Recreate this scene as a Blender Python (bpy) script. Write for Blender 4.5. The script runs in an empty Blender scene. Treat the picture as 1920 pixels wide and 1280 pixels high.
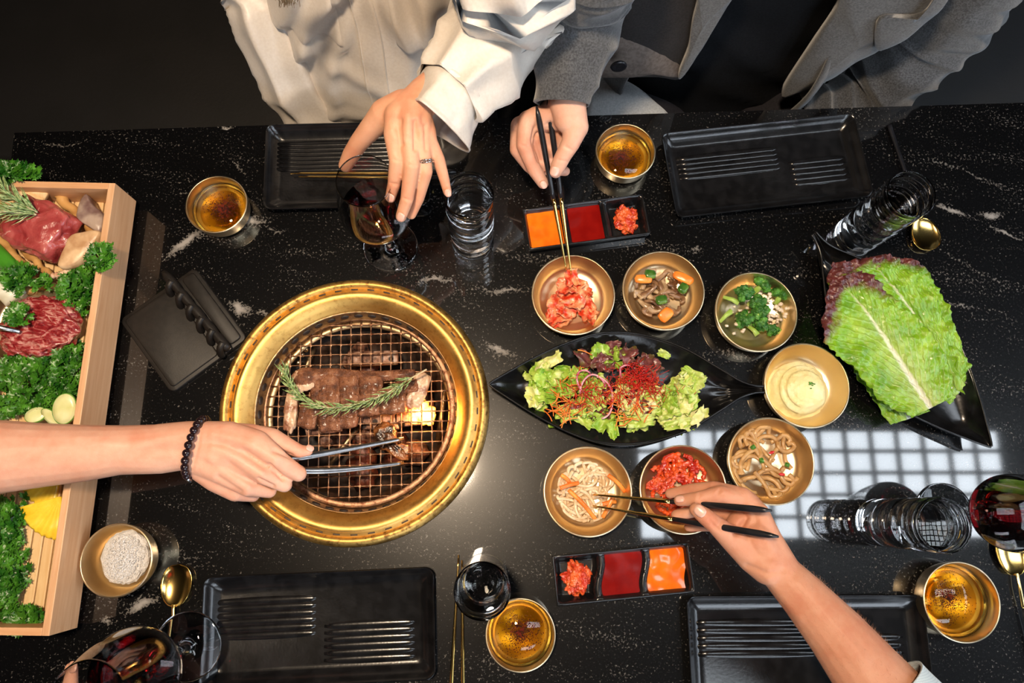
import bpy, bmesh, math, random
import numpy as np
from mathutils import Vector, Matrix, Euler, noise as mnoise
random.seed(7)
PI = math.pi
S = bpy.context.scene
C = S.collection

# ---------------------------------------------------------------- camera
F_PX, HC, TZ = 1370.0, 0.95, 0.75          # focal length in pixels, lens height above the table, table height
NAD = (930, 950)
_dx, _dy = NAD[0] - 960, NAD[1] - 640
ROLL = math.atan2(-_dx, _dy)
PITCH = math.atan(math.hypot(_dx, _dy) / F_PX)
YAW = math.radians(-7.97)
RC = Matrix.Rotation(YAW, 3, 'Z') @ Matrix.Rotation(PITCH, 3, 'X') @ Matrix.Rotation(ROLL, 3, 'Z')
cam_data = bpy.data.cameras.new('camera')
cam = bpy.data.objects.new('camera', cam_data); C.objects.link(cam)
cam.matrix_world = Matrix.Translation((0, 0, TZ + HC)) @ RC.to_4x4()
cam_data.sensor_width = 36; cam_data.lens = F_PX / 1920 * 36
cam_data.clip_start = 0.02
S.camera = cam

# ---------------------------------------------------------------- world, exposure
S.view_settings.view_transform = 'Standard'
S.view_settings.look = 'None'
S.view_settings.exposure = -0.07
S.view_settings.gamma = 1
S.view_settings.use_curve_mapping = False
world = bpy.data.worlds.new('world'); S.world = world; world.use_nodes = True
world.node_tree.nodes['Background'].inputs[0].default_value = (0.5, 0.55, 0.65, 1)
world.node_tree.nodes['Background'].inputs[1].default_value = 0.012

# ---------------------------------------------------------------- lamps
def area(name, loc, aim, size, power, col, shape='DISK', sy=None, spread=180):
    l = bpy.data.lights.new(name, 'AREA'); l.shape = shape; l.size = size
    if sy: l.size_y = sy
    l.energy = power; l.color = col; l.spread = math.radians(spread)
    o = bpy.data.objects.new(name, l); C.objects.link(o); o.location = loc
    o.rotation_euler = (Vector(aim) - Vector(loc)).to_track_quat('-Z', 'Y').to_euler()
    return o
def P(u, v, z=0.0):
    """point on the plane z above the table top that sits under pixel u, v of the photograph"""
    d = RC @ Vector(((u - 960) / F_PX, -(v - 640) / F_PX, -1))
    t = (z - HC) / d.z
    return Vector((d.x * t, d.y * t, TZ + z))
LZ = 2.42
_l = P(838, 872) * (1 + (LZ - TZ) / HC)
area('pendant_lamp_light', (_l.x, _l.y, LZ), (_l.x + .02, _l.y + .03, 0.75), 0.16, 20, (1.0, 0.775, 0.545), spread=130)
# ---------------------------------------------------------------- helpers
def P(u, v, z=0.0):
    """point on the plane z above the table top that sits under pixel u, v of the photograph"""
    d = RC @ Vector(((u - 960) / F_PX, -(v - 640) / F_PX, -1))
    t = (z - HC) / d.z
    return Vector((d.x * t, d.y * t, TZ + z))
def PX(w):
    c = RC.transposed() @ (Vector(w) - Vector((0, 0, TZ + HC)))
    return (960 + F_PX * c.x / -c.z, 640 - F_PX * c.y / -c.z)
def RR(u, v, z, r):
    return (P(u + r, v, z) - P(u - r, v, z)).length / 2

def link(o, parent=None):
    C.objects.link(o)
    if parent is not None: o.parent = parent
    return o
def meshobj(name, verts, faces, m=None, parent=None, smooth=True, uv=None):
    me = bpy.data.meshes.new(name)
    me.from_pydata([tuple(v) for v in verts], [], [tuple(f) for f in faces])
    if smooth: me.polygons.foreach_set('use_smooth', [True] * len(me.polygons))
    if uv is not None:
        l = me.uv_layers.new(name='UVMap')
        idx = np.zeros(len(me.loops), dtype=np.int32); me.loops.foreach_get('vertex_index', idx)
        l.data.foreach_set('uv', np.asarray(uv, dtype=np.float32)[idx].ravel())
    me.update()
    o = bpy.data.objects.new(name, me)
    if m is not None: me.materials.append(m)
    return link(o, parent)
def tag(o, label, cat, group=None, kind=None):
    o['label'] = label; o['category'] = cat
    if group: o['group'] = group
    if kind: o['kind'] = kind
    return o
def struct(o): o['kind'] = 'structure'; return o
def thing(name, label, cat, loc=(0, 0, 0), rz=0, group=None, rot=None):
    o = bpy.data.objects.new(name, None); o.empty_display_size = 0.02; C.objects.link(o)
    o.location = loc; o.rotation_euler = rot if rot is not None else (0, 0, rz)
    return tag(o, label, cat, group)
def dup(root, loc=None, rot=None, label=None, group=None):
    r = root.copy(); C.objects.link(r)
    if loc is not None: r.location = loc
    if rot is not None: r.rotation_euler = rot
    if label: r['label'] = label
    if group: r['group'] = group
    for ch in list(root.children):
        c = ch.copy(); C.objects.link(c); c.parent = r
        for g in list(ch.children):
            d = g.copy(); C.objects.link(d); d.parent = c
    return r
def sharp(o, deg=35):
    me = o.data
    bm = bmesh.new(); bm.from_mesh(me)
    for e in bm.edges:
        if len(e.link_faces) == 2 and e.calc_face_angle(0) > math.radians(deg): e.smooth = False
    bm.to_mesh(me); bm.free(); return o

class MB:
    """collects shapes into one mesh"""
    def __init__(s): s.v = []; s.f = []; s.uv = []
    def add(s, v, f, uv=None):
        n = len(s.v); s.v += [tuple(a) for a in v]; s.f += [tuple(i + n for i in a) for a in f]
        s.uv += list(uv) if uv is not None else [(0, 0)] * len(v)
    def obj(s, name, m, parent=None, smooth=True, use_uv=False):
        return meshobj(name, s.v, s.f, m, parent, smooth, s.uv if use_uv else None)

def lathe(prof, seg=64, closed=False, bumps=None):
    v = []; f = []; n = len(prof)
    for i in range(seg):
        a = 2 * PI * i / seg; c, s = math.cos(a), math.sin(a)
        for (r, z) in prof: v.append((r * c, r * s, z))
    for i in range(seg):
        j = (i + 1) % seg
        for k in range(n if closed else n - 1):
            l = (k + 1) % n
            f.append((i * n + k, j * n + k, j * n + l, i * n + l))
    return v, f
def spline(pts, n, closed=False):
    """catmull-rom through tuples of any dimension"""
    p = [np.array(q, float) for q in pts]; out = []
    m = len(p)
    segs = m if closed else m - 1
    for i in range(segs):
        p0 = p[(i - 1) % m] if (closed or i > 0) else 2 * p[0] - p[1]
        p1 = p[i]; p2 = p[(i + 1) % m]
        p3 = p[(i + 2) % m] if (closed or i + 2 < m) else 2 * p[-1] - p[-2]
        for k in range(n):
            t = k / n
            out.append(0.5 * ((2 * p1) + (-p0 + p2) * t + (2 * p0 - 5 * p1 + 4 * p2 - p3) * t * t + (-p0 + 3 * p1 - 3 * p2 + p3) * t ** 3))
    if not closed: out.append(p[-1])
    return out
def tube(path, rad, seg=10, cap=True, flat=1.0, up=None):
    """path: list of 3-vectors, rad: number or list; flat squashes the section along its binormal"""
    n = len(path); path = [Vector(p) for p in path]
    if not hasattr(rad, '__len__'): rad = [rad] * n
    v = []; f = []; prev = None
    for i in range(n):
        t = (path[min(i + 1, n - 1)] - path[max(i - 1, 0)])
        if t.length < 1e-9: t = Vector((0, 0, 1))
        t.normalize()
        if prev is None:
            a = Vector(up) if up is not None else (Vector((0, 0, 1)) if abs(t.z) < .9 else Vector((1, 0, 0)))
            a = a - t * a.dot(t); a.normalize()
        else:
            a = prev - t * prev.dot(t); a.normalize()
        prev = a; b = t.cross(a)
        for k in range(seg):
            th = 2 * PI * k / seg
            v.append(path[i] + a * (rad[i] * math.cos(th) * flat) + b * (rad[i] * math.sin(th)))
    for i in range(n - 1):
        for k in range(seg):
            l = (k + 1) % seg
            f.append((i * seg + k, i * seg + l, (i + 1) * seg + l, (i + 1) * seg + k))
    if cap:
        f.append(tuple(range(seg))[::-1]); f.append(tuple((n - 1) * seg + k for k in range(seg)))
    return v, f
def box(cx, cy, cz, sx, sy, sz, rz=0, bev=0.0):
    bm = bmesh.new(); bmesh.ops.create_cube(bm, size=1)
    for q in bm.verts: q.co = Vector((q.co.x * sx, q.co.y * sy, q.co.z * sz))
    if bev: bmesh.ops.bevel(bm, geom=bm.edges[:] + bm.verts[:], offset=bev, segments=2, affect='EDGES', profile=.6)
    mt = Matrix.Translation((cx, cy, cz)) @ Matrix.Rotation(rz, 4, 'Z')
    bm.transform(mt); bm.verts.index_update()
    v = [q.co.copy() for q in bm.verts]; f = [[q.index for q in a.verts] for a in bm.faces]; bm.free()
    return v, f
def blob(rx, ry, rz, sub=3, amp=0.1, freq=2.0, seed=0, square=0.0, flat=None):
    """noisy ellipsoid, square 0..1 pulls it towards a box"""
    bm = bmesh.new(); bmesh.ops.create_icosphere(bm, subdivisions=sub, radius=1)
    off = Vector((seed * 7.31, seed * 3.17, seed * 1.71))
    for q in bm.verts:
        c = q.co.normalized()
        if square:
            m = max(abs(c.x), abs(c.y), abs(c.z)); c = c * (1 - square) + (c / m) * square * 0.86
        d = 1 + amp * mnoise.noise(c * freq + off) + amp * .5 * mnoise.noise(c * freq * 2.3 + off)
        q.co = Vector((c.x * rx * d, c.y * ry * d, c.z * rz * d))
        if flat is not None and q.co.z < flat: q.co.z = flat
    v = [q.co.copy() for q in bm.verts]; f = [[q.index for q in a.verts] for a in bm.faces]; bm.free()
    return v, f
def xf(vf, loc=(0, 0, 0), rot=(0, 0, 0), sc=1):
    M_ = Matrix.Translation(loc) @ Euler(rot).to_matrix().to_4x4() @ Matrix.Scale(sc, 4)
    return [M_ @ Vector(a) for a in vf[0]], vf[1]

# ---------------------------------------------------------------- materials
class G:
    def __init__(s, name):
        s.m = bpy.data.materials.new(name); s.m.use_nodes = True
        s.nt = s.m.node_tree; s.n = s.nt.nodes; s.bs = s.n['Principled BSDF']
        s._c = None
    def node(s, t, ins=None, **kw):
        x = s.n.new(t)
        for k, v in kw.items(): setattr(x, k, v)
        for k, v in (ins or {}).items(): s.put(x.inputs[k], v)
        return x
    def put(s, sock, v):
        if isinstance(v, bpy.types.NodeSocket): s.nt.links.new(v, sock)
        elif hasattr(v, '__len__') and sock.type == 'RGBA' and len(v) == 3: sock.default_value = (*v, 1)
        else: sock.default_value = v
    def co(s, kind='Object'):
        if s._c is None: s._c = s.n.new('ShaderNodeTexCoord')
        return s._c.outputs[kind]
    def mapp(s, vec, loc=(0, 0, 0), rot=(0, 0, 0), sc=(1, 1, 1), t='POINT'):
        return s.node('ShaderNodeMapping', {'Vector': vec, 'Location': loc, 'Rotation': rot, 'Scale': sc}, vector_type=t).outputs[0]
    def noise(s, scale, detail=3, rough=.5, dist=0, vec=None):
        return s.node('ShaderNodeTexNoise', {'Vector': vec or s.co(), 'Scale': scale, 'Detail': detail, 'Roughness': rough, 'Distortion': dist}).outputs['Fac']
    def voro(s, scale, vec=None, feature='F1', out='Distance', rnd=1):
        return s.node('ShaderNodeTexVoronoi', {'Vector': vec or s.co(), 'Scale': scale, 'Randomness': rnd}, feature=feature).outputs[out]
    def wave(s, scale, dist=2, detail=2, vec=None, dirn='X', ds=1):
        return s.node('ShaderNodeTexWave', {'Vector': vec or s.co(), 'Scale': scale, 'Distortion': dist, 'Detail': detail, 'Detail Scale': ds}, bands_direction=dirn).outputs['Fac']
    def ramp(s, fac, stops, interp='LINEAR'):
        r = s.n.new('ShaderNodeValToRGB'); r.color_ramp.interpolation = interp
        e = r.color_ramp.elements
        while len(e) < len(stops): e.new(0.5)
        for i, (p, c) in enumerate(stops):
            e[i].position = p; c = (c, c, c) if not hasattr(c, '__len__') else c; e[i].color = (*c[:3], 1)
        s.put(r.inputs[0], fac); return r.outputs[0]
    def mix(s, fac, a, b, mode='MIX'):
        x = s.n.new('ShaderNodeMix'); x.data_type = 'RGBA'; x.blend_type = mode
        s.put(x.inputs[0], fac); s.put(x.inputs[6], a); s.put(x.inputs[7], b); return x.outputs[2]
    def math(s, op, a, b=0.0, clamp=False):
        x = s.n.new('ShaderNodeMath'); x.operation = op; x.use_clamp = clamp
        s.put(x.inputs[0], a); s.put(x.inputs[1], b); return x.outputs[0]
    def sep(s, v):
        return s.node('ShaderNodeSeparateXYZ', {'Vector': v}).outputs
    def bump(s, h, strength=.5, dist=.001):
        x = s.node('ShaderNodeBump', {'Height': h, 'Strength': strength, 'Distance': dist}); s.put(s.bs.inputs['Normal'], x.outputs[0]); return x.outputs[0]
    def set(s, **kw):
        names = {'col': 'Base Color', 'rough': 'Roughness', 'metal': 'Metallic', 'trans': 'Transmission Weight', 'ior': 'IOR', 'spec': 'Specular IOR Level',
                 'sss': 'Subsurface Weight', 'sssr': 'Subsurface Radius', 'ssss': 'Subsurface Scale', 'coat': 'Coat Weight', 'coatr': 'Coat Roughness', 'emit': 'Emission Color',
                 'emits': 'Emission Strength', 'alpha': 'Alpha', 'sheen': 'Sheen Weight', 'sheenr': 'Sheen Roughness', 'sheenc': 'Sheen Tint', 'aniso': 'Anisotropic'}
        for k, v in kw.items(): s.put(s.bs.inputs[names[k]], v)
        return s
def simple(name, a, b=None, scale=40, rough=.5, metal=0, lo=.4, hi=.6, bump=0, bscale=None, bdist=.001, detail=3, **kw):
    g = G(name); b = b or tuple(min(1, c * 1.25) for c in a)
    f = g.noise(scale, detail)
    g.set(col=g.ramp(f, [(lo, a), (hi, b)]), rough=rough, metal=metal, **kw)
    if bump: g.bump(g.noise(bscale or scale, detail), bump, bdist)
    return g.m
MT = {}
def where(dx, dy, R, dish):
    q = math.hypot(dx, dy) / R; h = round((math.atan2(dx, dy) % (2 * PI)) / (PI / 6)) % 12 or 12
    z = 'at the very centre' if q < .14 else ('near the centre' if q < .36 else ('halfway out' if q < .62 else 'at the outer edge'))
    return z + ('' if q < .14 else ', %s o\'clock side,' % ('one two three four five six seven eight nine ten eleven twelve'.split()[h - 1])) + ' of ' + dish
def brass(name, c1, c2, rough=.26):
    g = G(name)
    n = g.noise(30, 4)
    g.set(col=g.ramp(n, [(.3, c1), (.7, c2)]), metal=1, rough=rough)
    
    return g.m
MT['brass'] = brass('brushed_brass', (.74, .60, .39), (.77, .63, .42), .33)
MT['gold'] = brass('polished_gold', (.75, .50, .14), (.85, .60, .22), .16)
MT['blackglaze'] = simple('black_glaze', (.006, .006, .007), (.012, .012, .013), 60, rough=.22, bump=.1, bscale=120, bdist=.0006)
MT['satinblack'] = simple('satin_black_stoneware', (.004, .004, .0046), (.008, .008, .009), 60, rough=.21, spec=.5, bump=.15, bscale=300, bdist=.0006)
def glassmat(name, col=(1, 1, 1), ior=1.45, rough=0.0):
    g = G(name); g.set(col=col, trans=1.0, ior=ior, rough=rough); return g.m
MT['glass'] = glassmat('clear_glass')
MT['water'] = glassmat('water', ior=1.33)
MT['steel'] = simple('brushed_steel', (.42, .42, .43), (.55, .55, .56), 80, rough=.25, metal=1)
MT['black'] = simple('black_lacquer', (.008, .008, .010), (.014, .014, .018), 50, rough=.28)
# ---------------------------------------------------------------- room
def slab(name, x0, y0, z0, x1, y1, z1, m, parent=None, bev=0):
    v, f = box((x0 + x1) / 2, (y0 + y1) / 2, (z0 + z1) / 2, x1 - x0, y1 - y0, z1 - z0, bev=bev)
    return meshobj(name, v, f, m, parent, smooth=False)
MT['floor'] = simple('dark_floor', (.004, .0038, .0043), (.006, .0055, .0062), 5, rough=.5, bump=.1, bscale=90)
MT['wall'] = simple('dark_wall', (.008, .007, .007), (.012, .011, .010), 3, rough=.8)
struct(slab('floor', -3, -3, -.1, 3, 3, 0, MT['floor']))
struct(slab('wall_back', -3, 2.9, 0, 3, 3, 2.7, MT['wall']))
struct(slab('wall_left', -3.1, -3, 0, -3, 3, 2.7, MT['wall']))
wr = struct(slab('wall_right', 3, -3, 0, 3.1, 3, 2.7, MT['wall']))
wf = struct(slab('wall_front', -3, -3.1, 0, 3, -3, 2.7, MT['wall']))
struct(slab('ceiling', -3.1, -3.1, 2.7, 3.1, 3.1, 2.8, MT['wall']))
# ceiling light: grid of small glowing panes, mirrored by the polished table
g = G('glowing_pane'); g.set(col=(.8, .8, .8), emit=(.84, .92, 1.0), emits=12.5); PANE = g.m
MT['bar'] = simple('dark_metal_bar', (.02, .02, .02), (.03, .03, .03), rough=.5)
ZP = 2.58
k = 1 + (ZP - TZ) / HC
def mirror_pt(u, v):
    p = P(u, v, 0); return Vector((p.x * k, p.y * k, ZP))
A_, B_, D_ = mirror_pt(1190, 806), mirror_pt(1868, 806), mirror_pt(1190, 1012)
ex = (B_ - A_); ex.z = 0; ey = Vector((-ex.y, ex.x, 0)).normalized() * -(abs((D_ - A_).dot(Vector((-ex.y, ex.x, 0)).normalized())))
sky = thing('ceiling_light_panel', 'cool white ceiling light panel with a grid of small square panes, reflected in the table', 'light', (0, 0, 0))
nx, ny = 14, 5
rnd = random.Random(3)
for i in range(nx):
    for j in range(ny):
        w = .80 + .05 * rnd.random(); h = .82 + .05 * rnd.random()
        c = A_ + ex * ((i + .5) / nx) + ey * ((j + .5) / ny)
        a = ex / nx * w / 2; b = ey / ny * h / 2
        t = Vector((0, 0, .006))
        q = [c - a - b, c + a - b, c + a + b, c - a + b]
        meshobj('pane', [p - t for p in q] + [p + t for p in q], [(0, 1, 2, 3), (7, 6, 5, 4), (0, 4, 5, 1), (1, 5, 6, 2), (2, 6, 7, 3), (3, 7, 4, 0)], PANE, sky, smooth=False)
mbb = MB()
for i in range(nx + 1):
    c = A_ + ex * (i / nx) + ey * .5
    mbb.add(*box(c.x, c.y, ZP, .018, ey.length + .03, .03, rz=math.atan2(ex.y, ex.x)))
for j in range(ny + 1):
    c = A_ + ex * .5 + ey * (j / ny)
    mbb.add(*box(c.x, c.y, ZP, ex.length + .03, .016, .03, rz=math.atan2(ex.y, ex.x)))
mbb.obj('grid_frame', MT['bar'], sky, smooth=False)
cc = A_ + ex * .5 + ey * .5
v, f = box(cc.x, cc.y, ZP + .055, ex.length + .06, ey.length + .06, .08, rz=math.atan2(ex.y, ex.x)); meshobj('housing', v, f, MT['bar'], sky, smooth=False)
v, f = box(cc.x, cc.y, ZP + .11, .05, .05, .06); meshobj('mount', v, f, MT['bar'], sky, smooth=False)

# daylight windows on the unseen sides (they make the cool streaks in the black plates)
def window(name, o, du, dv, n1, n2, strength):
    g = G(name + '_glow'); g.set(col=(.5, .5, .5), emit=(.78, .88, 1.0), emits=strength)
    w = bpy.data.objects.new(name, None); C.objects.link(w); struct(w)
    o, du, dv = Vector(o), Vector(du), Vector(dv); nn = du.cross(dv).normalized() * .01
    for i in range(n1):
        for j in range(n2):
            a = o + du * ((i + .04) / n1) + dv * ((j + .04) / n2); b = du * (.92 / n1); c = dv * (.92 / n2)
            q = [a, a + b, a + b + c, a + c]
            meshobj('pane', [p - nn for p in q] + [p + nn for p in q], [(0, 1, 2, 3), (7, 6, 5, 4), (0, 4, 5, 1), (1, 5, 6, 2), (2, 6, 7, 3), (3, 7, 4, 0)], g.m, w, smooth=False)
    return w
window('window_1', (0.1, -2.97, 1.45), (2.3, 0, 0), (0, 0, 1.15), 4, 2, 9)
window('window_2', (2.97, -1.6, 1.45), (0, 2.2, 0), (0, 0, 1.2), 3, 2, 7)

g = G('soft_panel'); g.set(col=(.8, .8, .8), emit=(.84, .92, 1.0), emits=9.0)
cl = thing('added_light_panel', 'long pale unseen light panel near the ceiling, added for highlights on the plate rims', 'lamp', (.75, -1.75, 2.62))  # unseen panel, added to put highlights on the plate rims
vs, fs = box(0, 0, 0, 1.3, .34, .03, bev=.008); meshobj('diffuser', vs, fs, g.m, cl, smooth=False)
vs, fs = box(0, 0, .045, 1.36, .40, .06, bev=.008); meshobj('housing', vs, fs, MT['bar'], cl, smooth=False)

# bench behind the guests
MT['leather'] = simple('black_leather', (.003, .0028, .0033), (.005, .0045, .0052), 8, rough=.7, bump=.3, bscale=160)
bench = thing('bench_seat', 'dark upholstered bench behind the two seated guests', 'bench', (0, 1.0, 0))
v, f = box(0, 0, .20, 2.9, .62, .38, bev=.02); meshobj('seat_cushion', v, f, MT['leather'], bench)
v, f = box(0, .38, .62, 2.9, .12, .75, bev=.03); meshobj('backrest', v, f, MT['leather'], bench)

# ---------------------------------------------------------------- table
TX0, TX1, TY0, TY1 = P(26, 255).x, 1.05, -0.40, P(960, 221).y
GC = P(664, 764, 0.010); GR = RR(664, 764, 0.010, 254)
g = G('black_granite')
co = g.co()
warp = g.node('ShaderNodeTexNoise', {'Vector': co, 'Scale': 14, 'Detail': 5, 'Roughness': .65})
wv = g.node('ShaderNodeVectorMath', {0: warp.outputs['Color'], 1: (.5, .5, .5)}, operation='SUBTRACT').outputs[0]
wv = g.node('ShaderNodeVectorMath', {0: wv, 'Scale': .05}, operation='SCALE').outputs[0]
cw = g.node('ShaderNodeVectorMath', {0: co, 1: wv}, operation='ADD').outputs[0]
VEINS = [  # pixel start, pixel end, half width in pixels, strength
    (300, 482, 395, 428, 16, 1), (380, 440, 515, 402, 20, 1), (485, 415, 560, 432, 8, .6), (395, 245, 440, 240, 5, .8), (440, 300, 470, 330, 7, .6),
    (430, 560, 475, 590, 17, .95), (470, 585, 510, 600, 8, .7), (225, 1150, 300, 1120, 18, 1), (180, 1110, 255, 1095, 16, .5), (180, 1150, 215, 1158, 8, .8),
    (880, 535, 1010, 550, 12, .7), (760, 535, 860, 520, 8, .7), (900, 635, 965, 672, 14, .9), (1180, 445, 1330, 475, 14, .35), (1290, 468, 1320, 476, 10, .7),
    (1325, 652, 1420, 668, 10, .5), (1735, 300, 1920, 360, 8, .55), (1740, 385, 1830, 410, 10, .95), (1830, 400, 1885, 395, 9, .95), (1840, 410, 1920, 455, 7, .8),
    (1700, 440, 1920, 545, 7, .45), (1755, 555, 1850, 580, 6, .6), (1840, 570, 1920, 610, 4, .5), (1780, 660, 1920, 700, 4, .3), (1770, 1215, 1835, 1225, 8, .4),
    (940, 1060, 1100, 1075, 25, .25), (1090, 1180, 1200, 1200, 30, .22), (650, 1025, 860, 1040, 20, .25), (260, 1030, 420, 1045, 20, .2), (820, 600, 870, 630, 5, .6),
    (60, 268, 180, 262, 4, .5), (520, 470, 640, 480, 12, .3), (1130, 1270, 1280, 1250, 16, .25), (1560, 1090, 1680, 1080, 20, .2), (1460, 1100, 1500, 1110, 20, .25), (950, 480, 1180, 500, 10, .3)]
vein = None
for (u0, v0, u1, v1, hw, st) in VEINS:
    a, b = P(u0, v0), P(u1, v1); c = (a + b) / 2; L = (b - a).length / 2 * 1.25; W = RR((u0 + u1) / 2, (v0 + v1) / 2, 0, hw) * .95
    mp = g.mapp(cw, (c.x, c.y, TZ), (0, 0, math.atan2(b.y - a.y, b.x - a.x)), (L, W, .3), 'TEXTURE')
    gr = g.node('ShaderNodeTexGradient', {'Vector': mp}, gradient_type='QUADRATIC_SPHERE').outputs['Fac']
    gr = g.math('MULTIPLY', g.math('POWER', gr, .5), st)
    vein = gr if vein is None else g.math('MAXIMUM', vein, gr)
streak = g.mapp(co, rot=(0, 0, -.22), sc=(6, 26, 6)); streak = g.mapp(co, rot=(0, 0, .22)); streak = g.mapp(streak, sc=(5, 22, 5))
big = g.noise(1.6, 5, .6, .4, streak)                     # long clouds of grain
fine = g.noise(300, 3, .7)
fine2 = g.noise(520, 2, .6)
cloud = g.ramp(big, [(.42, 0), (.70, 1)])
thr = g.math('SUBTRACT', .648, g.math('MULTIPLY', cloud, .10))
thr = g.math('SUBTRACT', thr, g.math('MULTIPLY', vein, .32))
sp = g.math('MULTIPLY', g.math('SUBTRACT', fine, thr), 14, clamp=True)
sp2 = g.math('MULTIPLY', g.math('SUBTRACT', fine2, .66), 10, clamp=True)
col = g.mix(sp, (.0022, .0022, .0026), (.13, .12, .11))
col = g.mix(g.math('MULTIPLY', sp2, .5), col, (.07, .065, .06))
vm = g.math('MULTIPLY', g.math('SUBTRACT', g.math('MULTIPLY', vein, g.math('ADD', g.noise(60, 5, .7), .35)), .40), 3.5, clamp=True)
col = g.mix(vm, col, (.30, .28, .26))
g.set(col=col, rough=.30, spec=.15, coat=1, coatr=.045); g.bs.inputs['Coat IOR'].default_value = 1.75
g.bump(g.noise(700, 2), .10, .0003)
MT['granite'] = g.m
seg = 96
bmv = []; fcs = []
hr = GR - .012
# outer rectangle split to match the round cut-out
ang = [2 * PI * i / seg for i in range(seg)]
def rect_hit(a):
    c, s = math.cos(a), math.sin(a)
    t = min([(x - GC.x) / c for x in (TX0, TX1) if abs(c) > 1e-6 and (x - GC.x) / c > 0] + [(y - GC.y) / s for y in (TY0, TY1) if abs(s) > 1e-6 and (y - GC.y) / s > 0])
    return (GC.x + t * c, GC.y + t * s)
corners = sorted([(math.atan2(y - GC.y, x - GC.x) % (2 * PI)) for x in (TX0, TX1) for y in (TY0, TY1)])
ang = sorted(set(ang + corners)); seg = len(ang)
for a in ang:
    x, y = rect_hit(a); hx, hy = GC.x + hr * math.cos(a), GC.y + hr * math.sin(a)
    bmv += [(hx, hy, TZ), (x, y, TZ), (x, y, TZ - .035), (hx, hy, TZ - .035)]
for i in range(seg):
    j = (i + 1) % seg
    for kk in range(4):
        l = (kk + 1) % 4; fcs.append((i * 4 + kk, i * 4 + l, j * 4 + l, j * 4 + kk))
table = thing('dining_table', 'long polished black granite dining table with pale veins', 'table', (0, 0, 0))
top = meshobj('table_top', bmv, fcs, MT['granite'], table, smooth=False)
for (lx, ly) in ((-.55, -.3), (.9, -.3), (-.55, .38), (.9, .38)):
    v, f = box(lx, ly, .357, .07, .07, .714, bev=.004); meshobj('leg', v, f, MT['bar'], table)
def smooth(a, b, x):
    t = max(0, min(1, (x - a) / (b - a))); return t * t * (3 - 2 * t)
# ---------------------------------------------------------------- grill set into the table
def warm_metal(name, c1, c2, stain, rough=.3, metal=1, lo=.45, hi=.62, nb=.15):
    g = G(name)
    n1 = g.noise(18, 5, .65); n2 = g.noise(140, 4, .7)
    c = g.mix(g.ramp(n1, [(.35, 0), (.65, 1)]), c1, c2)
    c = g.mix(g.ramp(n2, [(lo, 0), (hi, 1)]), c, stain)
    g.set(col=c, metal=metal, rough=g.ramp(n1, [(.3, rough - .05), (.7, rough + .12)]))
    g.bump(n2, nb, .0008); return g.m
MT['rimgold'] = warm_metal('aged_brass_rim', (.62, .37, .10), (.70, .44, .14), (.44, .24, .06), .42, lo=.5, hi=.75, nb=.08)
MT['rimworn'] = warm_metal('tarnished_brass_lip', (.50, .30, .08), (.62, .39, .12), (.20, .10, .03), .46, lo=.48, hi=.66, nb=.2)
MT['inner'] = warm_metal('smoked_steel', (.44, .31, .17), (.54, .40, .24), (.16, .08, .035), .40, lo=.5, hi=.7)
MT['iron'] = warm_metal('greasy_grate_steel', (.26, .145, .085), (.36, .22, .14), (.09, .03, .015), .45, lo=.46, hi=.66, nb=.3)
MT['soot'] = simple('soot_black', (.010, .007, .006), (.03, .014, .008), 40, rough=.6, bump=.6, bscale=70, bdist=.003)
grill = thing('tabletop_grill', 'round brass-rimmed barbecue grill sunk into the black table', 'grill', (GC.x, GC.y, TZ))
# lip: flat tarnished flange, gutter groove with slots, rolled gold bowl wall
ro = GR
lip = [(ro - .0125, .0085), (ro - .0110, .0112), (ro - .0085, .0130), (ro - .0050, .0122), (ro - .0015, .0085), (ro, .0040), (ro, .0006), (ro - .02, .0006), (ro - .016, .006)]
v, f = lathe(lip, 128, True); meshobj('outer_flange', v, f, MT['rimworn'], grill)
wall = [(ro - .0120, .0086), (ro - .0128, .0092), (ro - .0172, .0096), (ro - .0180, .0104), (ro - .0200, .0116), (ro - .0230, .0118), (ro - .0275, .0098), (ro - .0320, .0060), (ro - .0360, .0016),
        (ro - .0390, -.0030), (ro - .0410, -.0050), (ro - .0418, -.0072), (ro - .0405, -.0085), (ro - .035, -.004), (ro - .028, .004), (ro - .016, .007)]
v, f = lathe(wall, 160, True); sharp(meshobj('gold_rim', v, f, MT['rimgold'], grill), 50)
NS = 46
sv, sf = box(0, 0, 0, .0017, .0088, .0009, bev=.0004)
slot0 = None
for i in range(NS):
    a = 2 * PI * (i + .5) / NS; rr_ = ro - .0150
    if slot0 is None: o = meshobj('rim_slot', sv, sf, MT['soot'], grill); slot0 = o
    else: o = slot0.copy(); link(o)
    o.location = (rr_ * math.cos(a), rr_ * math.sin(a), .0094); o.rotation_euler = (0, 0, a)
# perforated wall below the gold rim
GZ = -.034            # grate level below the table top
wl = [(ro - .0415, -.0060), (ro - .0422, -.010), (ro - .0455, -.030), (ro - .0465, -.060), (ro - .0435, -.060), (ro - .0425, -.028), (ro - .040, -.010)]
v, f = lathe(wl, 128, True); meshobj('vent_wall', v, f, MT['inner'], grill)
hole0 = None
for i in range(44):
    a = 2 * PI * i / 44
    if hole0 is None:
        v, f = lathe([(0, .0008), (.0050, .0007), (.0056, .0002), (.0058, -.0006)], 16); hole0 = o = meshobj('vent_hole', [(z, y, x * .8) for (x, y, z) in v], f, MT['soot'], grill)
    else: o = hole0.copy(); link(o)
    rr_ = ro - .0443
    o.location = (rr_ * math.cos(a), rr_ * math.sin(a), -.0190); o.rotation_euler = (0, -.17, a + PI)
pan = [(0, -.105), (.10, -.104), (ro - .060, -.085), (ro - .0465, -.060), (ro - .0450, -.062), (ro - .057, -.090), (.10, -.109), (0, -.110)]
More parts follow.
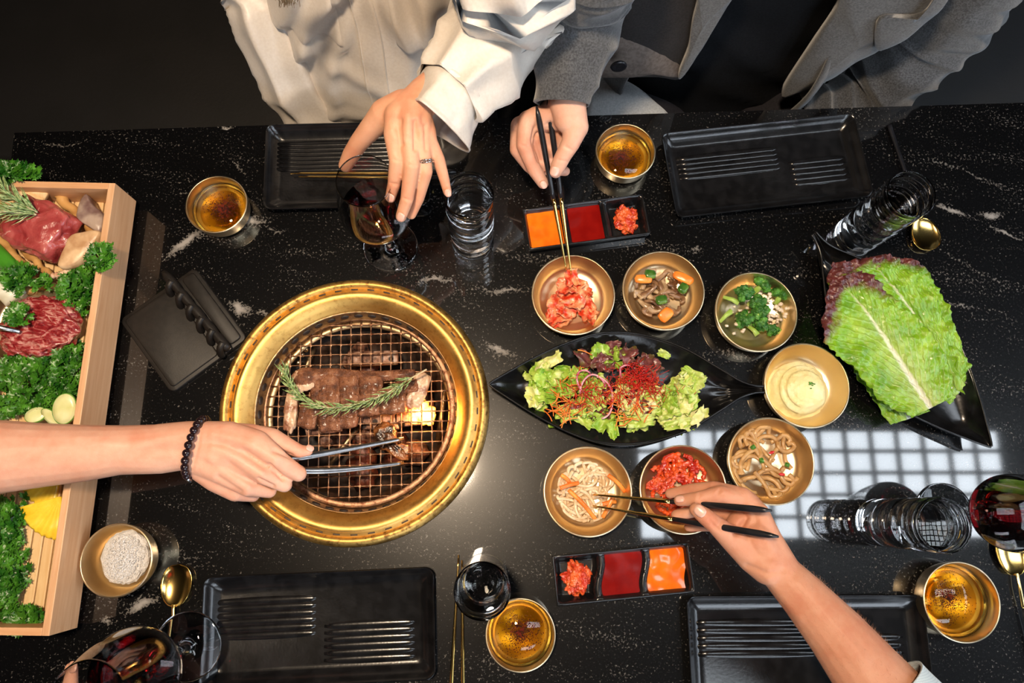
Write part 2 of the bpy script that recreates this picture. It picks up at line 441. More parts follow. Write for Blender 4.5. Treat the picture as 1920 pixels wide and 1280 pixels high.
v, f = lathe(pan, 96); meshobj('fire_pan', v, f, MT['soot'], grill)
# stepped ring that carries the grate
st = [(ro - .0445, GZ - .010), (ro - .0540, GZ - .010), (ro - .0555, GZ - .006), (ro - .0550, GZ - .0035), (ro - .0450, GZ - .0035)]
v, f = lathe(st, 96, True); meshobj('support_ring', v, f, MT['inner'], grill)
# fire: ceramic burner bricks and lumps under the grate
g = G('ceramic_burner'); n = g.noise(60, 4, .7)
g.set(col=g.ramp(n, [(.38, (.02, .008, .006)), (.55, (.16, .06, .03)), (.7, (.34, .22, .18))]), rough=.8); g.bump(n, .6, .003); MT['ember'] = g.m
g = G('rusty_burner'); n = g.noise(45, 4, .7)
g.set(col=g.ramp(n, [(.4, (.02, .006, .004)), (.62, (.16, .035, .015))]), rough=.5); g.bump(n, .7, .003); MT['rust'] = g.m
rnd = random.Random(11)
def inG(u, v, z):
    p = P(u, v, z); return (p.x - GC.x, p.y - GC.y, z)
g = G('pierced_ceramic_plate'); vv = g.voro(58, g.mapp(g.co(), sc=(1, 1, .01)), rnd=.4); n = g.noise(50, 4, .7)
cc_ = g.ramp(n, [(.40, (.12, .05, .03)), (.52, (.34, .19, .13)), (.64, (.50, .40, .36))])
g.set(col=g.mix(g.ramp(vv, [(.26, 1), (.34, 0)]), cc_, (.015, .008, .006)), rough=.75); g.bump(vv, .8, .003); MT['pierced'] = g.m
for (u, v, su, sv_, rz) in ((650, 770, .050, .040, .1), (715, 775, .052, .044, -.05), (770, 770, .05, .042, .06), (600, 790, .044, .034, .3), (700, 672, .07, .02, 0)):
    x, y, z = inG(u, v, -.055)
    vv_, ff_ = box(x, y, z, su * 1.0, sv_ * 1.0, .014, rz, bev=.004); meshobj('burner_plate', vv_, ff_, MT['pierced'], grill)
for i in range(26):
    a = rnd.random() * 2 * PI; r_ = math.sqrt(rnd.random()) * .085
    vv_, ff_ = xf(blob(.016 + .008 * rnd.random(), .013 + .006 * rnd.random(), .009, 2, .5, 2, i, .5), (r_ * math.cos(a), r_ * math.sin(a), -.092 + .012 * rnd.random()), (0, 0, rnd.random() * 3))
    meshobj('charcoal_lump', vv_, ff_, MT['ember'] if rnd.random() < .25 else MT['rust'], grill)
for k_, (u0, v0, u1, v1) in enumerate(((560, 640, 600, 560), (590, 650, 560, 720), (610, 880, 680, 790), (840, 690, 820, 830), (540, 800, 560, 720))):
    a = inG(u0, v0, -.07); b = inG(u1, v1, -.07)
    vv_, ff_ = tube([a, b], .0035, 8); meshobj('gas_pipe', vv_, ff_, MT['inner'], grill)
for i, (u, v) in enumerate(((584, 640), (574, 655), (566, 665), (560, 680), (553, 700))):
    x, y, z = inG(u, v, -.058); vv_, ff_ = xf(blob(.004, .004, .005, 2, .05), (x, y, z)); meshobj('nozzle', vv_, ff_, MT['brass'], grill)
# the live flame: soft lobes of burning gas
g = G('flame'); 
lw = g.node('ShaderNodeLayerWeight', {'Blend': .35}).outputs['Facing']
g.set(col=(.9, .4, .05), emit=g.ramp(lw, [(.0, (1.0, .72, .22)), (.45, (1.0, .42, .04)), (1, (.8, .12, .0))]), emits=g.ramp(lw, [(0, 1), (1, .25)]), rough=1, spec=0)
mm = g.node('ShaderNodeMath', {0: g.ramp(lw, [(0, 1), (.6, .4), (1, .1)]), 1: 6.0}, operation='MULTIPLY'); g.put(g.bs.inputs['Emission Strength'], mm.outputs[0]); MT['flame'] = g.m
fm = MB()
for i, (u, v, r_, h) in enumerate(((783, 772, .012, .022), (798, 778, .013, .020), (792, 760, .009, .024), (808, 770, .007, .016), (776, 786, .007, .013), (806, 790, .006, .012))):
    x, y, z = inG(u, v, -.050)
    vs, fs = blob(r_, r_, h / 2, 3, .25, 2, i)
    vs = [Vector((p.x * (1 - .45 * max(0, p.z / (h / 2))), p.y * (1 - .45 * max(0, p.z / (h / 2))), p.z)) for p in vs]
    fm.add([p + Vector((x, y, z + h * .1)) for p in vs], fs)
fl = fm.obj('gas_flame', MT['flame'], grill)
fl['label'] = 'bright yellow flame'
lt = bpy.data.lights.new('flame_glow', 'POINT'); lt.energy = .9; lt.color = (1, .42, .10); lt.shadow_soft_size = .012
lo = bpy.data.objects.new('flame_glow', lt); link(lo, grill); lo.location = inG(790, 775, -.036)

# grate: one cast piece, square mesh inside a flat ring
gx, gy = P(672, 766, GZ).x, P(672, 766, GZ).y
rg_o = RR(672, 766, GZ, 183); rg_i = rg_o - .0085
grate = thing('grill_grate', 'round square-mesh steel grate inside the brass grill', 'grate', (gx, gy, TZ + GZ))
v, f = lathe([(rg_i, .0008), (rg_i + .001, .0016), (rg_o - .001, .0016), (rg_o, .0006), (rg_o, -.0022), (rg_i, -.0022)], 96, True)
meshobj('outer_ring', v, f, MT['iron'], grate)
da = P(686, 760, GZ) - P(666, 760, GZ); ga = math.atan2(da.y, da.x) + .035
pitch = RR(666, 760, GZ, 19.1) ; nb = int(2 * rg_i / pitch)
for d_ in range(2):
    mb = MB()
    for i in range(-9, 10):
        o_ = (i + (.5 if d_ else .2)) * pitch
        if abs(o_) > rg_i - .003: continue
        hl = math.sqrt((rg_i + .002) ** 2 - o_ ** 2)
        n_ = 25
        pts = []; 
        for q in range(n_):
            t = -hl + 2 * hl * q / (n_ - 1)
            wob = .0002 * math.sin(q * 1.9 + i)
            pts.append((t, o_ + wob, 0) if d_ else (o_ + wob, t, 0))
        mb.add(*tube(pts, .00105, 8, up=(0, 0, 1), flat=1.5))
    o = mb.obj('cross_bars' if d_ else 'long_bars', MT['iron'], grate); o.rotation_euler = (0, 0, ga); o['kind'] = 'stuff'
# fillets that round the corners of each opening
mb = MB()
for i in range(-9, 10):
    for j in range(-9, 10):
        x, y = (i + .2) * pitch, (j + .5) * pitch
        if math.hypot(x, y) > rg_i - .004: continue
        s_ = .0027; 
        mb.add([(x - s_, y, .0008), (x, y - s_, .0008), (x + s_, y, .0008), (x, y + s_, .0008), (x, y, .0017)], [(0, 1, 4), (1, 2, 4), (2, 3, 4), (3, 0, 4)])
o = mb.obj('mesh_joints', MT['iron'], grate); o.rotation_euler = (0, 0, ga); o['kind'] = 'stuff'

fc_ = bpy.data.curves.new('cast_lettering', 'FONT'); fc_.body = 'SHINPO'; fc_.size = .0068; fc_.extrude = .00035; fc_.align_x = 'CENTER'; fc_.align_y = 'CENTER'; fc_.space_character = 1.15
_t = bpy.data.objects.new('cast_lettering', fc_); C.objects.link(_t); bpy.context.view_layer.update(); _me = bpy.data.meshes.new_from_object(_t.evaluated_get(bpy.context.evaluated_depsgraph_get())); bpy.data.objects.remove(_t)
fo_ = bpy.data.objects.new('cast_lettering', _me); link(fo_, grate); _me.materials.clear(); _me.materials.append(MT['iron']); lp_ = P(853, 746, GZ); fo_.location = ((rg_i + rg_o) / 2 - .0002, .0105, .0016); fo_.rotation_euler = (0, 0, PI / 2 + .08)

# ---------------------------------------------------------------- brass bowls
def bowl_mesh(name, R, H, m, parent, rb=.70, th=.0011, foot=.0):
    b = R * rb
    out = [(0, .0004), (b * .86, .0004), (b * .93, .0012), (b + (R - b) * .45, H * .17), (b + (R - b) * .80, H * .50), (R * .995, H * .96), (R, H)]
    out = [tuple(q) for q in spline(out[2:], 5)]; out = [(0, .0006), (b * .86, .0004)] + out
    inn = [(r - th if r > th else 0, z + th * .9) for r, z in out][::-1][1:]
    prof = out + [(R - th * .1, H + .0007), (R - th * 1.3, H + .0009), (R - th * 1.9, H + .0002)] + inn[2:]
    prof[-1] = (0, .0006 + th)
    v, f = lathe(prof, 72)
    return meshobj(name, v, f, m, parent)
def place_bowl(kind, u, v, rpx, H, label, cat='bowl', group=None, rb=.70):
    c = P(u, v, H); R = RR(u, v, H, rpx)
    t = thing(kind, label, cat, (c.x, c.y, TZ), 0, group)
    bowl_mesh('bowl_shell', R, H, MT['brass'], t, rb)
    return t, R
# dipping bowls with seasoned oil
g = G('sesame_oil'); g.set(col=(.99, .68, .12), trans=1.0, rough=.0, ior=1.40); MT['oil'] = g.m
g = G('chili_flakes'); g.set(col=g.ramp(g.noise(300, 1), [(.4, (.03, .005, .003)), (.6, (.16, .02, .006))]), rough=.5); MT['flake'] = g.m
DIPS = [(406, 383, 58, .030, 'brass bowl of amber dipping oil between the wooden box and the woman\'s black plate', (.10, .0)),
        (1173, 283, 56, .030, 'brass bowl of amber dipping oil beside the man\'s black plate', (-.08, 0)),
        (976, 1190, 66, .030, 'brass bowl of amber dipping oil touching the water tumbler near the lower sauce tray', (.0, .0)),
        (1803, 1128, 72, .034, 'brass bowl of amber dipping oil near the lower right black spoon', (-.1, .05))]
for i, (u, v, rp, H, lb, off) in enumerate(DIPS):
    t, R = place_bowl('dipping_bowl', u, v, rp, H, lb, 'bowl', 'brass dipping bowls', rb=.80)
    lv = H * .50
    vv_, ff_ = lathe([(0, .0019), (R * .74, .0019), (R * .86, H * .20), (R * .925, lv - .0004), (R * .92, lv), (0, lv)], 64)
    oil = meshobj('dipping_oil', vv_, ff_, MT['oil'], t)
    rr = random.Random(i + 40); mb = MB()
    cx, cy = off[0] * R, off[1] * R
    for k_ in range(1100 if i != 0 else 1500):
        a = rr.random() * 2 * PI; q = abs(rr.gauss(0, .36 if i else .30)) * R * (1 + .25 * math.sin(3 * a + i))
        if q > R * .78: continue
        s_ = .00042 + .00055 * rr.random(); x, y = cx + q * math.cos(a), cy + q * math.sin(a)
        if math.hypot(x, y) > R * .85: continue
        z = lv + .0003
        mb.add([(x - s_, y - s_ * .6, z), (x + s_, y - s_ * .5, z), (x + s_ * .3, y + s_, z), (x, y, z + s_ * .8)], [(0, 1, 3), (1, 2, 3), (2, 0, 3), (0, 2, 1)])
    o = mb.obj('chili_flakes', MT['flake'], t, smooth=False); o['kind'] = 'stuff'

# salt bowl
t, R = place_bowl('salt_bowl', 218, 1050, 68, .037, 'shallow brass bowl heaped with coarse white salt beside the wooden box', 'bowl')
g = G('coarse_salt'); g.set(col=(.70, .68, .67), rough=.45, sss=.2, ssss=.002, sssr=(1, .9, .85)); g.bump(g.voro(700), .8, .001); MT['salt'] = g.m
mb = MB(); vs, fs = blob(R * .66, R * .74, .013, 4, .12, 3, 5)
vs = [Vector((p.x + R * .06, p.y + R * .05, max(.0025, p.z + .019 + .0012 * mnoise.noise(p * 600)))) for p in vs]; mb.add(vs, fs)
rr = random.Random(5)
for k_ in range(900):
    a = rr.random() * 2 * PI; q = math.sqrt(rr.random()) * .80
    x, y = R * .06 + q * R * .70 * math.cos(a), R * .05 + q * R * .78 * math.sin(a)
    z = .0185 + .0155 * math.sqrt(max(0, 1 - (q / .9) ** 2)); s_ = .0014 + .0012 * rr.random()
    mb.add(*xf(box(0, 0, 0, s_, s_ * .8, s_ * .6), (x, y, z), (rr.random() * 3, rr.random() * 3, rr.random() * 3)))
o = mb.obj('coarse_salt', MT['salt'], t, smooth=False); o['kind'] = 'stuff'

# ---------------------------------------------------------------- black plates with ribbed floors
def rr_section(hx, hy, r, n=8):
    pts = []
    for (cx, cy, a0) in ((hx - r, hy - r, 0), (-hx + r, hy - r, PI / 2), (-hx + r, -hy + r, PI), (hx - r, -hy + r, 1.5 * PI)):
        for i in range(n): a = a0 + PI / 2 * i / (n - 1); pts.append((cx + r * math.cos(a), cy + r * math.sin(a)))
    return pts
def ribbed_plate(corners, H, label, ribs_, rimw=.020, group=None):
    """corners: pixel positions of the rim corners (top left, top right, bottom right, bottom left)"""
    q = [P(u, v, H) for u, v in corners]; c = (q[0] + q[1] + q[2] + q[3]) / 4
    ex_ = ((q[1] - q[0]) + (q[2] - q[3])) / 2; ey_ = ((q[0] - q[3]) + (q[1] - q[2])) / 2
    hx, hy = ex_.length / 2, ey_.length / 2; rz = math.atan2(ex_.y, ex_.x)
    t = thing('serving_plate', label, 'plate', (c.x, c.y, TZ), rz, group)
    secs = [(.82, .004, .0015), (.84, .004, .0), (.90, .004, .0012), (.985, .010, H * .85), (1, .011, H), (.992, .010, H + .0012), (.975, .0095, H + .0004), (None, None, None)]
    v = []; f = []; rings = []
    def ring(ix, r, z, wav=0):
        i0 = len(v)
        for j, (x, y) in enumerate(rr_section(hx - ix, hy - ix, r)):
            w = wav * (math.sin(j * 1.3 + 1) * .5 + math.sin(j * .61))
            v.append((x * (1 + w), y * (1 + w * 2), z))
        rings.append(i0)
    n = 32
    ring(rimw + .006, .004, .0005); ring(rimw, .005, .0008); ring(.0012, .011, H * .80, .001); ring(0, .012, H, .0015); ring(.0010, .011, H + .0012, .0015); ring(.0028, .010, H, .001)
    ring(.0045, .009, H * .75); ring(rimw * .62, .008, .0050); ring(rimw * .95, .006, .0026)
    for a, b in zip(rings, rings[1:]):
        for j in range(n): k2 = (j + 1) % n; f.append((a + j, a + k2, b + k2, b + j))
    f.append(tuple(rings[0] + j for j in range(n))[::-1])
    f.append(tuple(rings[-1] + j for j in range(n)))
    sharp(meshobj('plate_body', v, f, MT['satinblack'], t), 60)
    ix, iy = hx - rimw, hy - rimw
    for (x0, x1, ylist) in ribs_:
        for y in ylist:
            pts = [((x0 + (x1 - x0) * s_ / 10) * ix, y * iy, .0016 + .004 * smooth(.95, 1.15, abs((x0 + (x1 - x0) * s_ / 10)))) for s_ in range(11)]
            rd = [.0054 * (math.sin(PI * min(1, max(0.02, s_ / 10)) ) ** .25) for s_ in range(11)]
            vs, fs = tube(pts, rd, 12, up=(0, 0, 1), flat=.5)
            meshobj('rib', vs, fs, MT['satinblack'], t)
    return t
fr = lambda a, b, n: [a + (b - a) * i / (n - 1) for i in range(n)]
ribbed_plate([(503, 233), (800, 226), (812, 385), (487, 393)], .018, 'black ribbed rectangular plate in front of the woman, under her wine glass', [(-1.08, 1.0, fr(.92, .05, 7))], group='black ribbed plates')
ribbed_plate([(1238, 250), (1603, 210), (1637, 368), (1268, 408)], .018, 'black ribbed rectangular plate in front of the man in grey', [(-1.0, .28, fr(.66, .0, 5)), (.32, 1.02, fr(.1, -.62, 5))], group='black ribbed plates')
ribbed_plate([(378, 1082), (813, 1060), (818, 1275), (375, 1295)], .018, 'black ribbed rectangular plate below the grill, left of the resting chopsticks', [(-1.10, .0, fr(.72, -.18, 6)), (.03, .99, fr(-.02, -.90, 6))], group='black ribbed plates')
ribbed_plate([(1290, 1116), (1735, 1114), (1752, 1330), (1293, 1335)], .018, 'black ribbed rectangular plate under the forearm at the lower right', [(-1.05, .20, fr(.7, -.1, 5)), (.22, 1.0, fr(.3, -.5, 5))], group='black ribbed plates')
# ---------------------------------------------------------------- banchan bowls (empty shells here, food follows)
BAN = {}
for key, u, v, rp, lb in (('kimchi', 1075, 552, 78, 'brass bowl of red cabbage kimchi under the man\'s chopsticks'),
                          ('mushroom', 1244, 544, 77, 'brass bowl of mushroom and carrot stir-fry between the kimchi and the broccoli'),
                          ('broccoli', 1418, 584, 77, 'brass bowl of broccoli salad left of the lettuce platter'),
                          ('mash', 1513, 722, 80, 'brass bowl holding a scoop of pale mashed potato'),
                          ('noodle', 1446, 864, 81, 'brass bowl of tan fishcake strips below the mashed potato'),
                          ('squid', 1281, 917, 82, 'brass bowl of red seasoned shreds under the chopstick hand'),
                          ('radish', 1102, 921, 83, 'brass bowl of pale shredded radish where the lower chopsticks point')):
    BAN[key] = place_bowl('side_dish_bowl', u, v, rp, .034, lb, 'bowl', 'brass side dish bowls', rb=.66)

# ---------------------------------------------------------------- three-part sauce trays
MT['sauce_orange'] = simple('orange_sauce', (.78, .125, .004), (.84, .17, .006), 60, rough=.18, spec=.45, coat=.3)
MT['sauce_red'] = simple('dark_red_sauce', (.17, .003, .002), (.21, .005, .003), 60, rough=.15, coat=.3)
MT['paste'] = simple('chili_paste', (.50, .035, .012), (.75, .13, .03), 90, rough=.22, bump=.9, bscale=260, bdist=.002, coat=.2)
def sauce_tray(corners, order, label, wavy):
    H = .022
    q = [P(u, v, H) for u, v in corners]; c = (q[0] + q[1] + q[2] + q[3]) / 4
    ex_ = ((q[1] - q[0]) + (q[2] - q[3])) / 2; ey_ = ((q[0] - q[3]) + (q[1] - q[2])) / 2
    hx, hy = ex_.length / 2, ey_.length / 2; rz = math.atan2(ex_.y, ex_.x)
    t = thing('sauce_tray', label, 'tray', (c.x, c.y, TZ), rz, 'black three-part sauce trays')
    nx_, ny_ = 150, 56; v = []; f = []
    wx = (2 * hx) / 3
    def zed(x, y):
        w = wavy * .004 * math.sin((y / hy) * 2.6)
        x_ = x - w
        k_ = min(2, max(0, int((x_ + hx) / wx))); px = x_ + hx - (k_ + .5) * wx
        ddx = wx / 2 - abs(px) - (.0007 if True else 0)
        if (k_ == 0 and px < 0): ddx = x + hx - .0008
        if (k_ == 2 and px > 0): ddx = hx - x - .0008
        ddy = hy - abs(y) - .0008
        m = min(ddx, ddy)
        if ddx < .007 and ddy < .007: m = .007 - math.hypot(.007 - ddx, .007 - ddy)
        top_ = H - .002 - (.0025 if ddy > .004 and k_ * wx < x_ + hx < (k_ + 1) * wx and abs(px) > wx / 2 - .004 and -hx + .01 < x < hx - .01 else 0)
        return .0035 + (top_ - .0035) * (1 - smooth(.0005, .0090, m)) + .0006 * math.sin(x * 90 + 2) * (1 if m < .002 else 0)
    for i in range(nx_ + 1):
        for j in range(ny_ + 1):
            x, y = -hx + 2 * hx * i / nx_, -hy + 2 * hy * j / ny_
            v.append((x, y, zed(x, y)))
    for i in range(nx_):
        for j in range(ny_): a = i * (ny_ + 1) + j; f.append((a, a + ny_ + 1, a + ny_ + 2, a + 1))
    # outer walls and underside
    rim_ = [i * (ny_ + 1) for i in range(nx_ + 1)] + [nx_ * (ny_ + 1) + j for j in range(1, ny_ + 1)] + [i * (ny_ + 1) + ny_ for i in range(nx_ - 1, -1, -1)] + [j for j in range(ny_ - 1, 0, -1)]
    n = len(rim_); b0 = len(v)
    for (ins, zz) in ((.0003, H - .004), (.003, .0006)):
        for r_ in rim_:
            x, y, _ = v[r_]; v.append((x * (1 - ins / hx * 1), y * (1 - ins / hy), zz))
    for j in range(n):
        k2 = (j + 1) % n
        f.append((rim_[j], b0 + j, b0 + k2, rim_[k2])); f.append((b0 + j, b0 + n + j, b0 + n + k2, b0 + k2))
    f.append(tuple(b0 + n + j for j in range(n)))
    meshobj('tray_body', v, f, MT['blackglaze'], t)
    mb = MB()
    pts = [(sx * (hx - .0012), sy * (hy - .0012), H - .0015 + .0005 * math.sin(i_ * 2.1)) for i_, (sx, sy) in enumerate(((1, 1), (0, 1), (-1, 1), (-1, 0), (-1, -1), (0, -1), (1, -1), (1, 0)))]
    pts.append(pts[0]); pp = []
    for a, b in zip(pts, pts[1:]): pp += [tuple(np.array(a) + (np.array(b) - np.array(a)) * k_ / 8) for k_ in range(8)]
    pp.append(pts[0]); mb.add(*tube(pp, .0012, 8)); mb.obj('rolled_rim', MT['blackglaze'], t)
    for k_, what in enumerate(order):
        cx = -hx + (k_ + .5) * wx
        if what == 'paste':
            mb = MB(); vs, fs = blob(wx * .27, hy * .62, .0085, 5, .45, 2.2, 3 + k_ + int(wavy * 10))
            vs = [Vector((p.x + .003 * mnoise.noise(p * 300), p.y + .003 * mnoise.noise(p * 280 + Vector((3, 3, 3))), max(0, p.z + .006 + .003 * mnoise.noise(p * 350)))) + Vector((cx + .001, 0, .0032)) for p in vs]
            meshobj('chili_paste', vs, fs, MT['paste'], t)
        else:
            lv = .0125 if wavy else .014
            vs = []; fs = []; n1 = 24
            for i in range(n1 + 1):
                for j in range(n1 + 1):
                    y = (-1 + 2 * j / n1) * (hy - .0048); w = wavy * .004 * math.sin((y / hy) * 2.6)
                    x = cx + w + (-1 + 2 * i / n1) * (wx / 2 - .0052)
                    rip = .0010 * mnoise.noise(Vector((x * 90, y * 90, k_))) if what == 'sauce_orange' else .0004 * mnoise.noise(Vector((x * 60, y * 60, k_)))
                    vs.append((x, y, lv + rip))
            for i in range(n1):
                for j in range(n1): a = i * (n1 + 1) + j; fs.append((a, a + n1 + 1, a + n1 + 2, a + 1))
            b_ = len(vs); vs += [(x, y, lv - .006) for (x, y, z) in (vs[0], vs[n1 * (n1 + 1)], vs[-1], vs[n1])]
            fs.append((b_ + 3, b_ + 2, b_ + 1, b_))
            meshobj('orange_sauce' if what == 'sauce_orange' else 'red_sauce', vs, fs, MT[what], t)
    return t
sauce_tray([(980, 391), (1206, 363), (1219, 437), (991, 469)], ['sauce_orange', 'sauce_red', 'paste'], 'black three-part sauce tray above the kimchi, orange sauce at its far left', 0)
sauce_tray([(1035, 1041), (1290, 1018), (1304, 1109), (1044, 1137)], ['paste', 'sauce_red', 'sauce_orange'], 'black three-part sauce tray with wavy dividers between the radish bowl and a ribbed plate', 1)

# ---------------------------------------------------------------- leaf-shaped platters
def platter(handle, tip, H, label):
    a, b = P(*handle, H * .8), P(*tip, H * .8); c = (a + b) / 2; ax = b - a; L = ax.length
    t = thing('leaf_platter', label, 'platter', (c.x, c.y, TZ), math.atan2(ax.y, ax.x), 'black leaf-shaped platters')
    prof = spline([(0, .022), (.04, .028), (.09, .065), (.16, .155), (.28, .300), (.40, .385), (.50, .418), (.60, .405), (.72, .325), (.84, .205), (.94, .085), (.985, .028), (1, .004)], 8)
    prof = [(p[0], max(.002, p[1])) for p in prof]; nt = 40
    v = []; f = []; n = len(prof)
    for side in (0, 1):
        for i, (s_, w) in enumerate(prof):
            wd = w * L * .5
            edge = H * (.75 + .35 * (abs(2 * s_ - 1) ** 2)); flo = .0045 + (H * .80) * smooth(.76, 1.0, abs(2 * s_ - 1)) * (1.0)
            for j in range(nt + 1):
                q = -1 + 2 * j / nt
                z = flo + (max(edge, flo) - flo) * abs(q) ** 2.6
                rid = 0
                if s_ < .20: rid = .0011 * math.cos(q * 12) * (1 - smooth(.12, .20, s_)) * (1 if s_ > .01 else .5)
                v.append((-L / 2 + s_ * L, q * wd, z + rid - (.0030 if side else 0)))
    m = nt + 1
    for i in range(n - 1):
        for j in range(nt):
            a0 = i * m + j; f.append((a0, a0 + m, a0 + m + 1, a0 + 1)); o_ = n * m
            f.append((o_ + a0, o_ + a0 + 1, o_ + a0 + m + 1, o_ + a0 + m))
    o_ = n * m
    for i in range(n - 1):
        for j in (0, nt): a0 = i * m + j; f.append((a0, a0 + m, o_ + a0 + m, o_ + a0) if j else (a0, o_ + a0, o_ + a0 + m, a0 + m))
    for i in (0, n - 1):
        for j in range(nt): a0 = i * m + j; f.append((a0, a0 + 1, o_ + a0 + 1, o_ + a0))
    meshobj('platter_body', v, f, MT['satinblack'], t)
    mb = MB()
    for sg in (-1, 1):
        pts = []
        for i, (s_, w) in enumerate(prof):
            pts.append((-L / 2 + s_ * L, sg * w * L * .5, H * (.75 + .35 * (abs(2 * s_ - 1) ** 2)) - .0012))
        mb.add(*tube(pts, .0016, 8))
    mb.obj('rim_edge', MT['satinblack'], t)
    vs, fs = lathe([(0, .0), (.028, .0), (.030, .004), (0, .004)], 32); meshobj('foot', [(x * 1.9, y, z + .0003) for x, y, z in vs], fs, MT['satinblack'], t)
    return t
platter((1430, 731), (918, 722), .030, 'black leaf-shaped platter heaped with chopped salad in the middle of the table')
platter((1521, 441), (1851, 838), .030, 'black leaf-shaped platter carrying whole lettuce leaves at the right')

# ---------------------------------------------------------------- glassware
def tumbler(u, v, label, level=.112, R=.0300, H=.146, rz=0):
    c = P(u, v, 0)
    t = thing('water_tumbler', label, 'glass', (c.x, c.y, TZ), rz, 'water tumblers')
    out = [(0, .0006), (R * .86, .0006), (R * .95, .0022)] + [(R * (.965 + .035 * z / H) + .00022 * math.sin(z * 260), z) for z in np.linspace(.006, H - .002, 34)]
    th = .0019
    inn = [(R * (.965 + .035 * z / H) - th + .0008 * math.sin(z * 310 + 1), z) for z in np.linspace(H - .002, .017, 40)]
    prof = out + [(R - .0004, H), (R - .0012, H + .0004), (R - .0019, H)] + inn + [(R * .80, .0135), (R * .6, .0120), (0, .0115)]
    vs, fs = lathe(prof, 64); meshobj('glass_body', vs, fs, MT['glass'], t)
    wp = [(0, .0117), (R * .6, .0122), (R * .80, .0137)] + [(R * (.965 + .035 * z / H) - th + .0002 + .0008 * math.sin(z * 310 + 1), z) for z in np.linspace(.017, level, 34)] + [(R * .97 - th - .001, level - .0006), (0, level - .0008)]
    vs, fs = lathe(wp, 64); meshobj('water', vs, fs, MT['water'], t)
    return t
tumbler(886, 447, 'clear water tumbler at the fingertips of the woman\'s hand', .108)
tumbler(1600, 445, 'clear water tumbler at the stem end of the lettuce platter, below the man\'s plate', .108)
tumbler(908, 1083, 'clear water tumbler above the resting chopsticks, seen from almost straight above', .100)
tumbler(1643, 979, 'clear water tumbler left of the wine glass base at the lower right', .120)
g = G('red_wine'); g.set(col=(.16, .004, .006), trans=1, ior=1.34, rough=0); MT['wine'] = g.m
def wineglass(base, z0, rim, label, level=.128, sc=1.0):
    b = P(*base, z0)
    if rim is None: d = Vector((0, 0, 1))
    else:
        lo, hi = .1, .3
        for _ in range(40):
            z_ = (lo + hi) / 2
            if (P(*rim, z0 + z_) - b).length > .210 * sc: hi = z_
            else: lo = z_
        d = (P(*rim, z0 + lo) - b).normalized()
    t = thing('wine_glass', label, 'glass', tuple(b), 0, 'stemmed red wine glasses', rot=d.to_track_quat('Z', 'Y').to_euler()); t.scale = (sc,) * 3
    out = [(0, .0006), (.0345, .0006), (.0368, .0012), (.0370, .0018), (.034, .0024), (.020, .0040), (.0085, .0065), (.0045, .0110), (.0034, .0200), (.0032, .045), (.0034, .066), (.0050, .0740), (.0110, .0800)]
    bo = [(.0110, .0800), (.0220, .0880), (.0340, .1020), (.0412, .1180), (.0428, .1320), (.0410, .1520), (.0372, .1760), (.0330, .1960), (.0308, .2090)]
    bo = [tuple(q) for q in spline(bo, 5)]
    inner = [(r - .0010, z + .0006) for r, z in bo][::-1]
    inner = [q for q in inner if q[0] > .012] + [(.010, .0812), (.005, .0795), (0, .0790)]
    prof = out[:-1] + bo + [(.0305, .2096)] + inner
    vs, fs = lathe(prof, 72); meshobj('glass_body', vs, fs, MT['glass'], t)
    wv_ = [(0, .0791), (.005, .0796), (.010, .0813)] + [q for q in [(r - .0009, z + .0006) for r, z in bo] if q[0] > .012 and q[1] < level]
    wv_ += [(wv_[-1][0] - .0002, level), (0, level)]
    vs, fs = lathe(wv_, 72); meshobj('red_wine', vs, fs, MT['wine'], t)
    return t
wineglass((733, 463), 0, None, 'red wine glass gripped by the woman in white')
wineglass((1770, 960), 0, None, 'red wine glass at the right edge beside the water tumbler')
WG3 = wineglass((353, 1211), .034, (160, 1312), 'red wine glass lifted off the table by the hand at the bottom left', sc=1.06)

